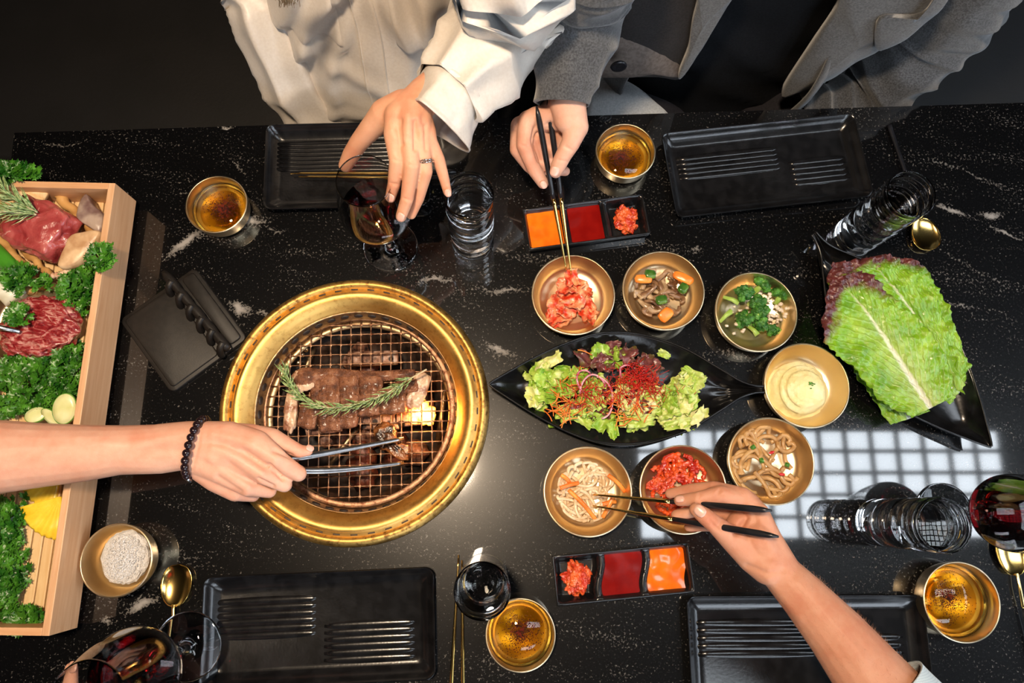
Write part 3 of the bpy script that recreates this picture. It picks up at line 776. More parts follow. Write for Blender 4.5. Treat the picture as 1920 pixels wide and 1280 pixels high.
# ---------------------------------------------------------------- spoons and chopsticks
def spoon(bowl_c, neck, end, label, z=0, blen=39, bw=28.5):
    c = P(*bowl_c, .004); d = (P(*neck, .004) - c); ang_ = math.atan2(d.y, d.x); L1 = d.length
    R = RR(*bowl_c, .004, bw); RL = RR(*bowl_c, .004, blen)
    t = thing('spoon', label, 'spoon', (c.x, c.y, TZ + z), ang_, 'gold spoons with dark handles')
    v = []; f = []; n1, n2 = 24, 16
    for side in (0, 1):
        for i in range(n1 + 1):
            s_ = -1 + 2 * i / n1
            w = math.sqrt(max(0, 1 - s_ * s_)) ** .92 * (1 - .10 * s_)
            for j in range(n2 + 1):
                q = -1 + 2 * j / n2
                dep = (1 - (q * q)) * w * w
                v.append((s_ * RL, q * R * w, .0072 - .0058 * dep ** .8 - (.0009 if side else 0)))
    m = n2 + 1; o_ = (n1 + 1) * m
    for i in range(n1):
        for j in range(n2):
            a0 = i * m + j; f.append((a0, a0 + m, a0 + m + 1, a0 + 1)); f.append((o_ + a0, o_ + a0 + 1, o_ + a0 + m + 1, o_ + a0 + m))
        for j in (0, n2): a0 = i * m + j; f.append((a0, a0 + m, o_ + a0 + m, o_ + a0))
    meshobj('spoon_bowl', v, f, MT['gold'], t)
    e = P(*end, .004) - c; ca, sa = math.cos(-ang_), math.sin(-ang_); ex_, ey_ = e.x * ca - e.y * sa, e.x * sa + e.y * ca
    Lh = math.hypot(ex_, ey_); a2 = math.atan2(ey_, ex_); uo = Vector((math.cos(a2), math.sin(a2), 0))
    tot = max(Lh, .19)
    pts = [Vector((RL * .88, 0, .0066)), Vector((RL * 1.05, 0, .0075)), uo * (RL * 1.6) + Vector((0, 0, .0085)), uo * (RL + .040) + Vector((0, 0, .0075))]
    vs, fs = tube(spline(pts, 6), [.0030 - .0010 * min(1, i / 6) if i < 7 else .0020 + .0004 * (i - 6) / 12 for i in range(19)], 10, flat=.6, up=(0, 0, 1)); meshobj('neck', vs, fs, MT['gold'], t)
    pts = [uo * (RL + .038) + Vector((0, 0, .0075)), uo * (RL + .10) + Vector((0, 0, .0045)), uo * (tot - .02) + Vector((0, 0, .0032))]
    vs, fs = tube(spline(pts, 6), [.0024 + .0012 * i / 12 for i in range(13)], 10, flat=.7, up=(0, 0, 1)); meshobj('handle', vs, fs, MT['black'], t)
    return t
spoon((332, 1097), (327, 1140), (318, 1290), 'gold spoon beside the salt bowl, its handle under a wine glass foot')
spoon((1733, 440), (1722, 402), (1664, 222), 'gold spoon at the upper right with its handle behind a water tumbler', blen=32, bw=27)
spoon((1894, 1038), (1903, 1075), (1925, 1185), 'gold spoon at the right edge beside a bowl of amber oil')
def solve_end(a, uv, L, sgn=1):
    lo, hi = a.z - TZ, .4
    if (P(*uv, lo) - a).length > L: return P(*uv, lo)
    for _ in range(50):
        m = (lo + hi) / 2
        if (P(*uv, m) - a).length > L: hi = m
        else: lo = m
    return P(*uv, lo)
def chopsticks(pairs, label, L=.235, zs=(.003, .003), end_z=None, frac=.52, group=None):
    a0 = P(*pairs[0][0], zs[0])
    t = thing('chopsticks', label, 'chopsticks', tuple(a0), 0, group)
    ends = []
    for (tip, end), z in zip(pairs, zs):
        a = P(*tip, z); b = P(*end, end_z) if end_z is not None else solve_end(a, end, L)
        if end_z is not None and end_z < .05: b = a + (b - a).normalized() * L
        ends.append((a, b)); m = a.lerp(b, frac)
        n = 12
        vs, fs = tube([a.lerp(m, i / n) - a0 for i in range(n + 1)], [.0011 + .0016 * i / n for i in range(n + 1)], 12); meshobj('gold_tip', vs, fs, MT['gold'], t)
        vs, fs = tube([m.lerp(b, i / n) - a0 for i in range(n + 1)], [.0027 + .0010 * math.sin(min(1, i / n * 1.3) * PI * .5) if i < n - 1 else (.0030 if i == n - 1 else .0012) for i in range(n + 1)], 12); meshobj('black_handle', vs, fs, MT['black'], t)
    return ends
chopsticks([((860, 1040), (846, 1285)), ((866, 1050), (868, 1285))], 'gold-tipped black chopsticks resting on the table right of the lower left plate', .235, (.0035, .0035), .0035, .70, 'gold-tipped black chopsticks')
chopsticks([((545, 325), (900, 322)), ((560, 331), (900, 332))], 'gold chopsticks lying across the ribbed plate behind the woman\'s wine glass', .225, (.023, .023), .023, .8, 'gold-tipped black chopsticks')
CS_M = chopsticks([((1062, 507), (1006, 199)), ((1071, 514), (1027, 186))], 'black and gold chopsticks in the man\'s hand picking up kimchi', .238, (.030, .030), .155, .46, 'gold-tipped black chopsticks')
CS_L = chopsticks([((1113, 927), (1447, 957)), ((1112, 948), (1460, 1006))], 'black and gold chopsticks in the lower right hand over the radish bowl', .238, (.042, .040), .172, .47, 'gold-tipped black chopsticks')

# ---------------------------------------------------------------- black hinged square cover beside the grill
q = [P(226, 604, .006), P(363, 497, .006), P(463, 633, .006), P(323, 738, .006)]
c = sum(q, Vector()) / 4; ex_ = ((q[3] - q[0]) + (q[2] - q[1])) / 2; ey_ = ((q[1] - q[0]) + (q[2] - q[3])) / 2
hx, hy = ex_.length / 2, ey_.length / 2; rz = math.atan2(ex_.y, ex_.x)
MT['rubber'] = simple('matte_black_iron', (.006, .0048, .0042), (.010, .008, .0068), 120, rough=.5, spec=.35, bump=.15, bscale=500, bdist=.0005)
mat = thing('folding_cover', 'black square hinged cover with a ridged hinge bar, left of the grill', 'cover', (c.x, c.y, TZ), rz)
def pad(name, x0, x1, y0, y1, z0, z1, r, bev_, parent, m):
    cx, cy = (x0 + x1) / 2, (y0 + y1) / 2; v = []; f = []
    for ins, z in ((.0005, z0), (0, z0 + .0008), (0, z1 - bev_), (bev_ * .35, z1 - bev_ * .3), (bev_, z1)):
        for x, y in rr_section((x1 - x0) / 2 - ins, (y1 - y0) / 2 - ins, r, 6): v.append((cx + x, cy + y, z))
    n = 24
    for k_ in range(4):
        for j in range(n): f.append((k_ * n + j, k_ * n + (j + 1) % n, (k_ + 1) * n + (j + 1) % n, (k_ + 1) * n + j))
    f.append(tuple(range(n))[::-1]); f.append(tuple(4 * n + j for j in range(n)))
    return sharp(meshobj(name, v, f, m, parent), 50)
pad('base_plate', -hx, hx, -hy, hy, .0004, .0065, .008, .001, mat, MT['rubber'])
hb = hy * .30
pad('large_panel', -hx + .005, hx - .005, -hy + .005, hb, .004, .0085, .005, .0012, mat, MT['rubber'])
pad('small_panel', -hx + .005, hx - .005, hb + .018, hy - .005, .004, .0100, .005, .0012, mat, MT['rubber'])
def mpt(u, v, z): p = P(u, v, z) - c; return Vector((p.x * math.cos(-rz) - p.y * math.sin(-rz), p.x * math.sin(-rz) + p.y * math.cos(-rz), z))
b0, b1 = mpt(312, 516, .018), mpt(428, 655, .018)
vs, fs = tube([b0.lerp(b1, i / 20) for i in range(-1, 21)], [.003] + [.0062 - .0010 * (i % 4 == 0) for i in range(20)] + [.0045], 14); meshobj('hinge_bar', vs, fs, MT['rubber'], mat)
dd = (b1 - b0).normalized(); side = Vector((dd.y, -dd.x, 0))
for i in range(6):
    m = b0.lerp(b1, .10 + .165 * i); 
    pts = [m - side * .0015 + Vector((0, 0, .0045)), m + side * .006 + dd * .003 + Vector((0, 0, .0035)), m + side * .011 + dd * .006 + Vector((0, 0, -.004)), m + side * .012 + dd * .007 + Vector((0, 0, -.0095))]
    if (pts[2] - pts[0]).dot(Vector((0, 1, 0))) < 0: pass
    vs, fs = tube(spline(pts, 4), .0046, 12); meshobj('hinge_knuckle', vs, fs, MT['rubber'], mat)
# ---------------------------------------------------------------- food shapes
def crumple(w, l, amp, seed, n=11, th=.0007, curl=0.0, ragged=.25, ruf=1.0):
    """a torn, curled leaf scrap with thickness"""
    off = Vector((seed * 3.7, seed * 1.9, seed * .7)); v = []; f = []
    for side in (0, 1):
        for i in range(n):
            for j in range(n):
                x, y = -1 + 2 * i / (n - 1), -1 + 2 * j / (n - 1)
                m = max(abs(x), abs(y)); rr_ = math.hypot(x, y) or 1
                k_ = (m / rr_) ** .45
                rg = 1 + ragged * mnoise.noise(Vector((math.atan2(y, x) * 1.7 * 0 + x * 2.2, y * 2.2, seed * 2.3)))
                X, Y = x * k_ * rg * w / 2, y * k_ * rg * l / 2
                z = amp * (mnoise.noise(Vector((x * 1.1, y * 1.1, 0)) + off) * 1.6 + ruf * m * m * .9 * mnoise.noise(Vector((x * 3.2, y * 3.2, 5)) + off) + .25 * mnoise.noise(Vector((x * 6, y * 6, 9)) + off))
                if curl:
                    a = y * curl; z += (1 - math.cos(a)) * l / 2 / max(.3, abs(curl)); Y = math.sin(a) / curl * l / 2 * rg * k_
                v.append((X, Y, z - (th if side else 0)))
    N = n * n
    for i in range(n - 1):
        for j in range(n - 1):
            a = i * n + j; f.append((a, a + n, a + n + 1, a + 1)); f.append((N + a, N + a + 1, N + a + n + 1, N + a + n))
    ed = [i * n for i in range(n)] + [(n - 1) * n + j for j in range(1, n)] + [i * n + n - 1 for i in range(n - 2, -1, -1)] + [j for j in range(n - 2, 0, -1)]
    for a, b in zip(ed, ed[1:] + ed[:1]): f.append((b, a, N + a, N + b))
    return v, f
def put(name, vf, m, loc, rot=(0, 0, 0), label=None, cat=None, group=None, sc=1):
    o = meshobj(name, vf[0], vf[1], m); o.location = loc; o.rotation_euler = rot; o.scale = (sc,) * 3
    if label: tag(o, label, cat, group)
    return o
def wander(rnd, R, heap, n=12, step=.0045, curv=.5, z0=.006, lift=None, start=None, head=None):
    """a strand wandering over a heap in a bowl"""
    a = rnd.random() * 2 * PI; q = math.sqrt(rnd.random()) * R * .85
    x, y = (q * math.cos(a), q * math.sin(a)) if start is None else start
    h = rnd.random() * 2 * PI if head is None else head; k_ = rnd.gauss(0, curv); lay = rnd.random() if lift is None else lift; pts = []
    for i in range(n):
        r_ = math.hypot(x, y)
        if r_ > R * .92:
            h2 = math.atan2(-y, -x); dh = (h2 - h + PI) % (2 * PI) - PI; h += max(-1.0, min(1.0, dh)) * .8
        r_ = math.hypot(x, y)
        if r_ > R: x, y = x * R / r_, y * R / r_; r_ = R
        z = z0 + heap * lay * max(.1, 1 - (r_ / R) ** 2) + .0012 * math.sin(i * 1.3 + lay * 9) + .010 * (r_ / R) ** 4
        pts.append(Vector((x, y, z))); h += k_; k_ += rnd.gauss(0, curv * .35); k_ *= .93
        x += step * math.cos(h); y += step * math.sin(h)
    return [Vector(p) for p in spline([tuple(p) for p in pts], 3)]
def leafmat(name, stops, vein=None, rough=.35, bumps=.5, sc=55, trans=.0):
    g = G(name); n = g.noise(sc, 4, .6, .4)
    c = g.ramp(n, stops)
    g.set(col=c, rough=rough, sss=.15, sssr=(.5, 1, .2), ssss=.002)
    g.bump(g.noise(sc * 4, 3, .6), bumps, .0012); return g.m
M_ = MT
M_['let_light'] = leafmat('pale_lettuce', [(.32, (.62, .68, .30)), (.5, (.42, .56, .10)), (.68, (.24, .42, .035))])
M_['let_mid'] = leafmat('green_lettuce', [(.32, (.45, .58, .10)), (.55, (.22, .40, .03)), (.72, (.10, .24, .015))])
M_['let_yel'] = leafmat('yellow_lettuce', [(.32, (.80, .76, .46)), (.5, (.62, .66, .22)), (.70, (.40, .52, .08))])
M_['let_red'] = leafmat('purple_lettuce', [(.32, (.26, .09, .08)), (.5, (.12, .03, .035)), (.72, (.16, .16, .03))], rough=.3)
M_['kimchi'] = simple('kimchi_cabbage', (.56, .035, .010), (.82, .36, .17), 75, rough=.22, lo=.42, hi=.64, bump=.7, bscale=160, bdist=.002, detail=5, sss=.15, ssss=.004, sssr=(1, .3, .1), coat=.3)
M_['mush'] = simple('mushroom', (.12, .05, .02), (.36, .21, .11), 50, rough=.3, lo=.38, hi=.64, bump=.5, bscale=150, coat=.25)
M_['mush_pale'] = simple('pale_mushroom', (.30, .18, .09), (.54, .38, .22), 60, rough=.3, lo=.38, hi=.64, bump=.5, bscale=150, coat=.25)
M_['carrot'] = simple('cooked_carrot', (.85, .20, .02), (.95, .30, .04), 60, rough=.3, bump=.3, bscale=120, sss=.15, ssss=.003, sssr=(1, .4, .1))
M_['pepper'] = simple('green_pepper', (.03, .10, .012), (.12, .22, .03), 50, rough=.22, bump=.3)
M_['broc'] = simple('broccoli_head', (.02, .11, .010), (.10, .30, .035), 150, rough=.45, bump=1, bscale=500, bdist=.002)
M_['brocstem'] = simple('broccoli_stem', (.30, .46, .07), (.46, .62, .16), 60, rough=.35)
M_['tofu'] = simple('crumbled_tofu', (.62, .48, .34), (.78, .68, .55), 60, rough=.5, bump=.6, bscale=200)
M_['mash'] = simple('mashed_potato', (.84, .72, .34), (.88, .80, .46), 40, rough=.45, bump=.7, bscale=140, bdist=.002, sss=.15, ssss=.004, sssr=(1, .8, .4))
M_['cake'] = simple('fishcake', (.42, .22, .075), (.56, .33, .13), 70, rough=.33, bump=.4, bscale=220, bdist=.0008, coat=.15)
M_['squid'] = simple('spicy_shred', (.42, .018, .006), (.72, .09, .012), 70, rough=.18, bump=.7, bscale=180, coat=.5)
M_['radish'] = simple('shredded_radish', (.66, .45, .25), (.76, .58, .38), 50, rough=.25, sss=.3, ssss=.004, sssr=(1, .8, .6), coat=.2)
M_['carrot_shred'] = simple('shredded_carrot', (.80, .17, .02), (.90, .30, .05), 50, rough=.3)
M_['chili_thread'] = simple('chili_thread', (.42, .008, .006), (.62, .03, .012), 90, rough=.4)
M_['onion'] = simple('red_onion', (.42, .03, .10), (.72, .42, .46), 35, rough=.2, lo=.35, hi=.6)
M_['scallion'] = simple('green_scallion', (.04, .16, .015), (.12, .32, .03), 120, rough=.3)
M_['redbit'] = simple('red_chili', (.50, .01, .01), (.65, .03, .02), 90, rough=.2)

def bowl_c(key): return BAN[key][0].location.copy(), BAN[key][1]
# kimchi
c, R = bowl_c('kimchi'); rnd = random.Random(21)
for i, (u, v, w, l, rz, z, cu) in enumerate(((1070, 535, .030, .026, .4, .022, .7), (1050, 590, .030, .020, .2, .012, .9), (1045, 570, .028, .022, 1.4, .015, .8), (1098, 578, .022, .030, .5, .014, 1.0), (1075, 560, .028, .026, -.5, .021, .8),
        (1040, 595, .020, .016, 2.2, .012, .6), (1107, 592, .018, .018, 1.0, .010, .9), (1090, 545, .022, .022, 2, .018, .8), (1062, 580, .026, .018, 2.8, .017, .7), (1058, 552, .018, .030, .9, .018, 1), (1072, 520, .016, .024, .2, .026, 1.1), (1055, 602, .022, .014, .3, .010, .7))):
    p = P(u, v, z)
    put('kimchi_piece', crumple(w * 1.18, l * 1.18, .0044, i + 3, 14, .0018, cu, .35), M_['kimchi'], p, (rnd.uniform(-.4, .4), rnd.uniform(-.4, .4), rz), 'red chili-coated cabbage kimchi piece ' + where(p.x - c.x, p.y - c.y, R, 'its heap'), 'kimchi', 'cabbage kimchi pieces')
# mushrooms, carrots, peppers
c, R = bowl_c('mushroom'); rnd = random.Random(5)
for i in range(34):
    pts = wander(rnd, R * .62, .016, 5 + i % 3, .0050, .28, .008)
    n = len(pts); rd = [.0020 + .0034 * (1 - k_ / n) * (1 if i % 2 else .6) for k_ in range(n)]
    o = put('mushroom_strip', tube(pts, rd, 8, flat=.6), M_['mush'] if i % 3 else M_['mush_pale'], c - Vector((.001, .0, 0)), label=('dark' if i % 3 else 'pale') + ' glossy mushroom strip ' + where(pts[n // 2].x, pts[n // 2].y, R * .62, 'the stir-fry'), cat='mushroom', group='stir-fried mushroom strips')
for i, (u, v, rx, ry, rz) in enumerate(((1207, 523, .0125, .0062, -.1), (1281, 521, .0150, .0068, -.55), (1248, 590, .0110, .0085, .75))):
    put('carrot_slice', blob(rx, ry, .0032, 3, .1, 1.5, i, .45), M_['carrot'], P(u, v, .026), (.15, -.1, rz), ('small orange carrot slice at the upper left of the mushroom heap', 'long orange carrot slice at the upper right of the mushroom heap', 'orange carrot slice at the bottom of the mushroom heap')[i], 'carrot')
for i, (u, v, rz) in enumerate(((1240, 562, .2), (1281, 540, .9), (1219, 514, -.1))):
    put('pepper_slice', blob(.0085, .0068, .0040, 3, .12, 2, i + 5, .5), M_['pepper'], P(u, v, .027), (0, .1, rz), ('dark green pepper slice in the centre of the mushroom heap', 'green pepper slice below the long carrot slice', 'green pepper slice beside the small upper left carrot slice')[i], 'pepper')
# broccoli
c, R = bowl_c('broccoli'); rnd = random.Random(9)
def floret(sc, seed):
    r_ = random.Random(seed); hb_ = MB()
    for k_ in range(7):
        a = k_ * 2.4; q = .0030 * math.sqrt(k_) * .62
        vs, fs = blob(.0034, .0034, .0030, 3, .55, 5, seed + k_)
        hb_.add([(x + q * math.cos(a), y + q * math.sin(a), z + .0085 - q * .45) for x, y, z in vs], fs)
    sb = MB(); sb.add(*tube([(0, 0, -.002), (0, .0005, .004), (0, 0, .008)], [.0024, .0021, .0032], 10))
    for k_ in range(3):
        a = k_ * 2.1 + seed; sb.add(*tube([(0, 0, .003), (.004 * math.cos(a), .004 * math.sin(a), .0085)], [.0014, .0018], 8))
    return hb_, sb
BR = ((1395, 552, 1.1, 'at the upper left of its bowl'), (1416, 545, 1.2, 'at the top of its bowl'), (1456, 566, 1.15, 'at the right of its bowl'), (1407, 570, 1.0, 'left of the bowl centre'), (1421, 572, 1.0, 'in the middle of its bowl'),
      (1405, 606, 1.2, 'at the bottom left of its bowl'), (1433, 602, 1.1, 'at the lower right of its bowl'), (1428, 592, 1.1, 'just below the middle of its bowl'), (1384, 590, .8, 'at the far left of its bowl'), (1443, 616, .8, 'lowest at the right of its bowl'))
for i, (u, v, s_, wh) in enumerate(BR):
    p = P(u, v, .014 + .004 * (i in (3, 4, 7))); t = thing('broccoli_floret', 'bright green broccoli floret ' + wh, 'broccoli', tuple(p), 0, 'broccoli florets', rot=(rnd.uniform(-1.1, 1.1), rnd.uniform(-1.1, 1.1), rnd.uniform(0, 6))); t.scale = (s_ * 1.55,) * 3
    hb_, sb = floret(1, i + 1); hb_.obj('floret_head', M_['broc'], t); sb.obj('stem', M_['brocstem'], t)
for i, (u, v, l, rz) in enumerate(((1372, 563, .012, -.5), (1362, 592, .012, .7), (1450, 616, .012, -.6), (1412, 620, .010, -.9), (1425, 585, .012, 1.2))):
    put('broccoli_stalk', tube([(-l, 0, 0), (0, .001, .0012), (l * .8, 0, .0005)], [.0022, .0030, .0042], 10, flat=.7), M_['brocstem'], P(u, v, .016), (0, -.15, rz), 'pale green broccoli stalk ' + where(P(u, v, .016).x - c.x, P(u, v, .016).y - c.y, R, 'the broccoli bowl'), 'broccoli', 'broccoli stalks')
mb = MB()
for i in range(60):
    u, v = rnd.choice(((1465, 575), (1440, 590), (1395, 590), (1385, 612), (1435, 563), (1455, 600))); u += rnd.gauss(0, 9); v += rnd.gauss(0, 9)
    p = P(u, v, .020); s_ = .0012 + .0022 * rnd.random(); vs, fs = blob(s_, s_ * .8, s_ * .6, 2, .5, 2, i); mb.add([q + p for q in vs], fs)
o = mb.obj('crumbled_tofu', M_['tofu']); tag(o, 'crumbled pale tofu scattered over the broccoli salad', 'tofu', kind='stuff')
# mash
c, R = bowl_c('mash'); p = P(1501, 729, .012)
t = thing('mashed_potato', 'round ridged scoop of pale yellow mashed potato with a green sprinkle', 'food', (p.x, p.y, TZ + .003))
vs, fs = blob(R * .68, R * .66, .031, 5, .07, 1.6, 4)
vv_ = []
for q in vs:
    a = math.atan2(q.y, q.x); r_ = math.hypot(q.x, q.y)
    rid = .0020 * math.sin(r_ * 900 + 2 * math.sin(a)) * smooth(.012, .024, r_) * (1 if math.cos(a - 2.6) > -.2 else .2)
    z = max(0, q.z); sk = 1 + (.10 * smooth(.006, 0, z)) * (1 if math.cos(a + 2.4) > 0 else .3)
    vv_.append((q.x * sk + rid * q.x / (r_ + 1e-4), q.y * sk + rid * q.y / (r_ + 1e-4), z + .0014 * mnoise.noise(q * 260) * (z > 0)))
meshobj('potato_scoop', vv_, fs, M_['mash'], t)
mb = MB(); rnd = random.Random(2)
for i in range(12): mb.add(*xf(blob(.0014, .0009, .0006, 2, .4, 2, i), (.005 + rnd.gauss(0, .0018), .004 + rnd.gauss(0, .0022), .0312)))
mb.obj('chopped_scallion', M_['scallion'], t)
# fishcake strips
c, R = bowl_c('noodle'); rnd = random.Random(31)
for i in range(27):
    pts = wander(rnd, R * .80, .016, 8 + i % 5, .0052, .30, .008)
    put('fishcake_strip', tube(pts, .0029, 8, flat=.7, up=(0, 0, 1)), M_['cake'], c, label='tan fishcake ribbon passing ' + where(pts[len(pts) // 2].x, pts[len(pts) // 2].y, R * .76, 'its bowl'), cat='fishcake', group='fishcake strips')
for i, (u, v) in enumerate(((1428, 863), (1476, 871), (1412, 838))): put('scallion_piece', lathe([(.0012, -.0028), (.0026, -.0028), (.0028, .0028), (.0014, .0028), (.0012, -.0028)], 14), M_['scallion'], P(u, v, .027), (1.3, .3, i), ('green scallion ring in the middle of the fishcake', 'green scallion ring at the right of the fishcake', 'dark green scallion ring at the upper left of the fishcake')[i], 'scallion')
for i, (u, v) in enumerate(((1447, 848), (1466, 889))): put('chili_piece', blob(.0038, .0018, .0010, 3, .3, 2, i), M_['redbit'], P(u, v, .0275), (.2, 0, .2 - i * .4), ('red chili slice above the middle of the fishcake', 'red chili slice at the lower right of the fishcake')[i], 'chili')
# red shreds
c, R = bowl_c('squid'); rnd = random.Random(12)
for i in range(64):
    pts = wander(rnd, R * .70, .020, 5 + i % 4, .0050, .4, .007)
    n = len(pts); rd = [(.0016 + .0018 * abs(math.sin(k_ * .9 + i))) for k_ in range(n)]
    put('spicy_shred', tube([q + Vector((-.002, .006, 0)) for q in pts], rd, 7), M_['squid'], c, label='glossy red seasoned shred ' + where(pts[n // 2].x, pts[n // 2].y, R * .6, 'its heap'), cat='side dish', group='red seasoned shreds')
# radish
c, R = bowl_c('radish'); rnd = random.Random(77)
for i in range(50):
    pts = wander(rnd, R * .66, .015, 6 + i % 5, .0056, .26, .006)
    put('radish_strip', tube(pts, .0021, 8, flat=.5, up=(0, 0, 1)), M_['radish'], c, label='pale radish strip ' + where(pts[len(pts) // 2].x, pts[len(pts) // 2].y, R * .66, 'its bowl'), cat='radish', group='shredded radish strips')
for i, (a, b) in enumerate((((1066, 918), (1118, 975)), ((1052, 890), (1070, 908)), ((1140, 890), (1172, 922)), ((1130, 945), (1155, 940)), ((1050, 915), (1085, 905)), ((1150, 930), (1130, 970)))):
    pa, pb = P(*a, .022), P(*b, .017); m = pa.lerp(pb, .5) + Vector((.001, .001, .002))
    put('carrot_strip', tube([Vector(q) - c for q in spline([tuple(pa), tuple(m), tuple(pb)], 6)], .0026, 8, flat=.5, up=(0, 0, 1)), M_['carrot_shred'], c, label='orange carrot strip ' + where(((pa + pb) / 2 - c).x, ((pa + pb) / 2 - c).y, R, 'the radish bowl'), cat='carrot', group='carrot strips in the radish bowl')

# chopped salad
rnd = random.Random(44)
def scrap(u, v, z, w, l, mt, seed, tilt=.5, curl=None, name='lettuce_scrap', lb=None, gp=None):
    names = {'let_light': 'light green', 'let_mid': 'green', 'let_yel': 'pale yellow-green', 'let_red': 'purple-red'}
    put(name, crumple(w, l, .0055, seed, 12, .0005, curl if curl is not None else rnd.uniform(-.9, .9), .45, 1.3), M_[mt], P(u, v, z), (rnd.uniform(-tilt, tilt), rnd.uniform(-tilt, tilt), rnd.uniform(0, 6)),
        lb or names[mt] + ' lettuce scrap ' + where(((u - 1160) / 180), (740 - v) / 95, 1, 'the salad'), 'lettuce', gp or names[mt] + ' salad scraps')
k_ = 0
for (u0, v0, su, sv_, n, mts, z) in ((1015, 735, 20, 40, 12, ('let_yel', 'let_light', 'let_mid'), .016), (1030, 700, 26, 16, 7, ('let_mid', 'let_light'), .020), (1150, 670, 55, 14, 14, ('let_red', 'let_red', 'let_mid'), .024),
        (1090, 725, 40, 32, 14, ('let_red', 'let_mid', 'let_light'), .024), (1120, 780, 45, 22, 12, ('let_yel', 'let_red', 'let_mid', 'let_light'), .018), (1200, 740, 45, 36, 18, ('let_light', 'let_red', 'let_yel'), .024),
        (1275, 735, 34, 36, 20, ('let_yel', 'let_light', 'let_light', 'let_mid'), .024), (1260, 780, 48, 12, 9, ('let_light', 'let_yel'), .018), (1190, 790, 25, 10, 5, ('let_light',), .018), (1205, 690, 40, 14, 6, ('let_mid', 'let_red'), .022)):
    for i in range(n):
        k_ += 1; du, dv = rnd.gauss(0, su * .55), rnd.gauss(0, sv_ * .55)
        uu, vv2 = u0 + du, v0 + dv; qq = math.hypot((uu - 1160) / 182, (vv2 - 738) / 92)
        if qq > 1: uu, vv2 = 1160 + (uu - 1160) / qq, 738 + (vv2 - 738) / qq
        scrap(uu, vv2, z + rnd.uniform(-.003, .006), rnd.uniform(.020, .034), rnd.uniform(.015, .025), rnd.choice(mts), k_)
for (u, v, mt, w, l, rz, lb) in ((1300, 705, 'let_light', .034, .017, -.6, 'large light green lettuce piece at the upper right end of the salad'), (1148, 805, 'let_mid', .014, .024, .2, 'green lettuce scrap hanging lowest from the salad heap'), (1200, 790, 'let_light', .034, .017, .1, 'broad light green lettuce rib at the bottom of the salad'),
        (1000, 745, 'let_yel', .020, .026, .3, 'frilly pale lettuce piece at the left end of the salad'), (1270, 795, 'let_light', .036, .014, .2, 'long ribbed lettuce strip at the lower right of the salad'), (1080, 770, 'let_red', .024, .014, .3, 'dark purple lettuce piece at the lower left of the salad'),
        (1148, 648, 'let_red', .022, .013, .1, 'purple-brown lettuce piece at the top of the salad'), (1245, 664, 'let_light', .018, .010, -.5, 'small green rib piece at the top right of the salad'), (1272, 812, 'let_light', .012, .004, .1, 'tiny lettuce crumb alone on the black platter'), (1035, 795, 'let_mid', .010, .010, .1, 'small green leaf tip below the left end of the salad')):
    put('lettuce_piece', crumple(w, l, .0045, rnd.random() * 9, 14, .0006, .5, .3, 1.2), M_[mt], P(u, v, .026 if 'tiny' not in lb and 'tip' not in lb else .010), (.15, -.1, rz), lb, 'lettuce')
for i, (u, v, r_, a0, a1, rz) in enumerate(((1112, 735, .0165, .3, 3.2, .0), (1120, 745, .0200, -1.6, 1.3, .2), (1098, 715, .011, .5, 4.0, .4), (1180, 700, .010, .2, 2.6, 1.2))):
    pts = [(r_ * math.cos(a0 + (a1 - a0) * q / 16), 1.35 * r_ * math.sin(a0 + (a1 - a0) * q / 16), .0015 * math.sin(q * .7)) for q in range(17)]
    put('onion_ring', tube(pts, .0013, 8, flat=1.4), M_['onion'], P(u, v, .036), (.2, .1, rz), ('thin arc of red onion left of the salad middle', 'longest curved red onion slice in the salad middle', 'small curl of red onion at the upper left of the salad', 'pale curl of red onion on the right half of the salad')[i], 'onion')
def threads(name, mt, n, spots, rad, ln, label, z=.034):
    mb = MB(); r_ = random.Random(len(name))
    for i in range(n):
        u0, v0, su, sv_ = r_.choice(spots); p = P(u0 + r_.gauss(0, su), v0 + r_.gauss(0, sv_), z + r_.uniform(-.006, .006)); a = r_.random() * 6.3; l = ln * r_.uniform(.5, 1.3); b = r_.gauss(0, .3)
        pts = [p + Vector((l * (q - .5) * math.cos(a + b * q), l * (q - .5) * math.sin(a + b * q), .002 * math.sin(q * 3 + i))) for q in (0, .25, .5, .75, 1)]
        mb.add(*tube(pts, rad, 4))
    o = mb.obj(name, M_[mt]); return tag(o, label, 'garnish', kind='stuff')
threads('carrot_shreds', 'carrot_shred', 85, ((1110, 735, 42, 30), (1190, 735, 28, 18), (1060, 730, 14, 24), (1170, 770, 22, 16), (1050, 770, 12, 6)), .00075, .020, 'thin orange carrot shreds scattered over the chopped salad', .031)
threads('chili_threads', 'chili_thread', 420, ((1190, 712, 24, 14), (1090, 735, 22, 16), (1170, 730, 30, 18), (1220, 725, 16, 12)), .00032, .011, 'fine red chili threads piled on the middle of the salad', .037)
threads('chili_threads', 'redbit', 260, ((1195, 705, 18, 12), (1150, 735, 40, 18)), .00040, .007, 'bright red chili hairs over the right middle of the salad', .038)

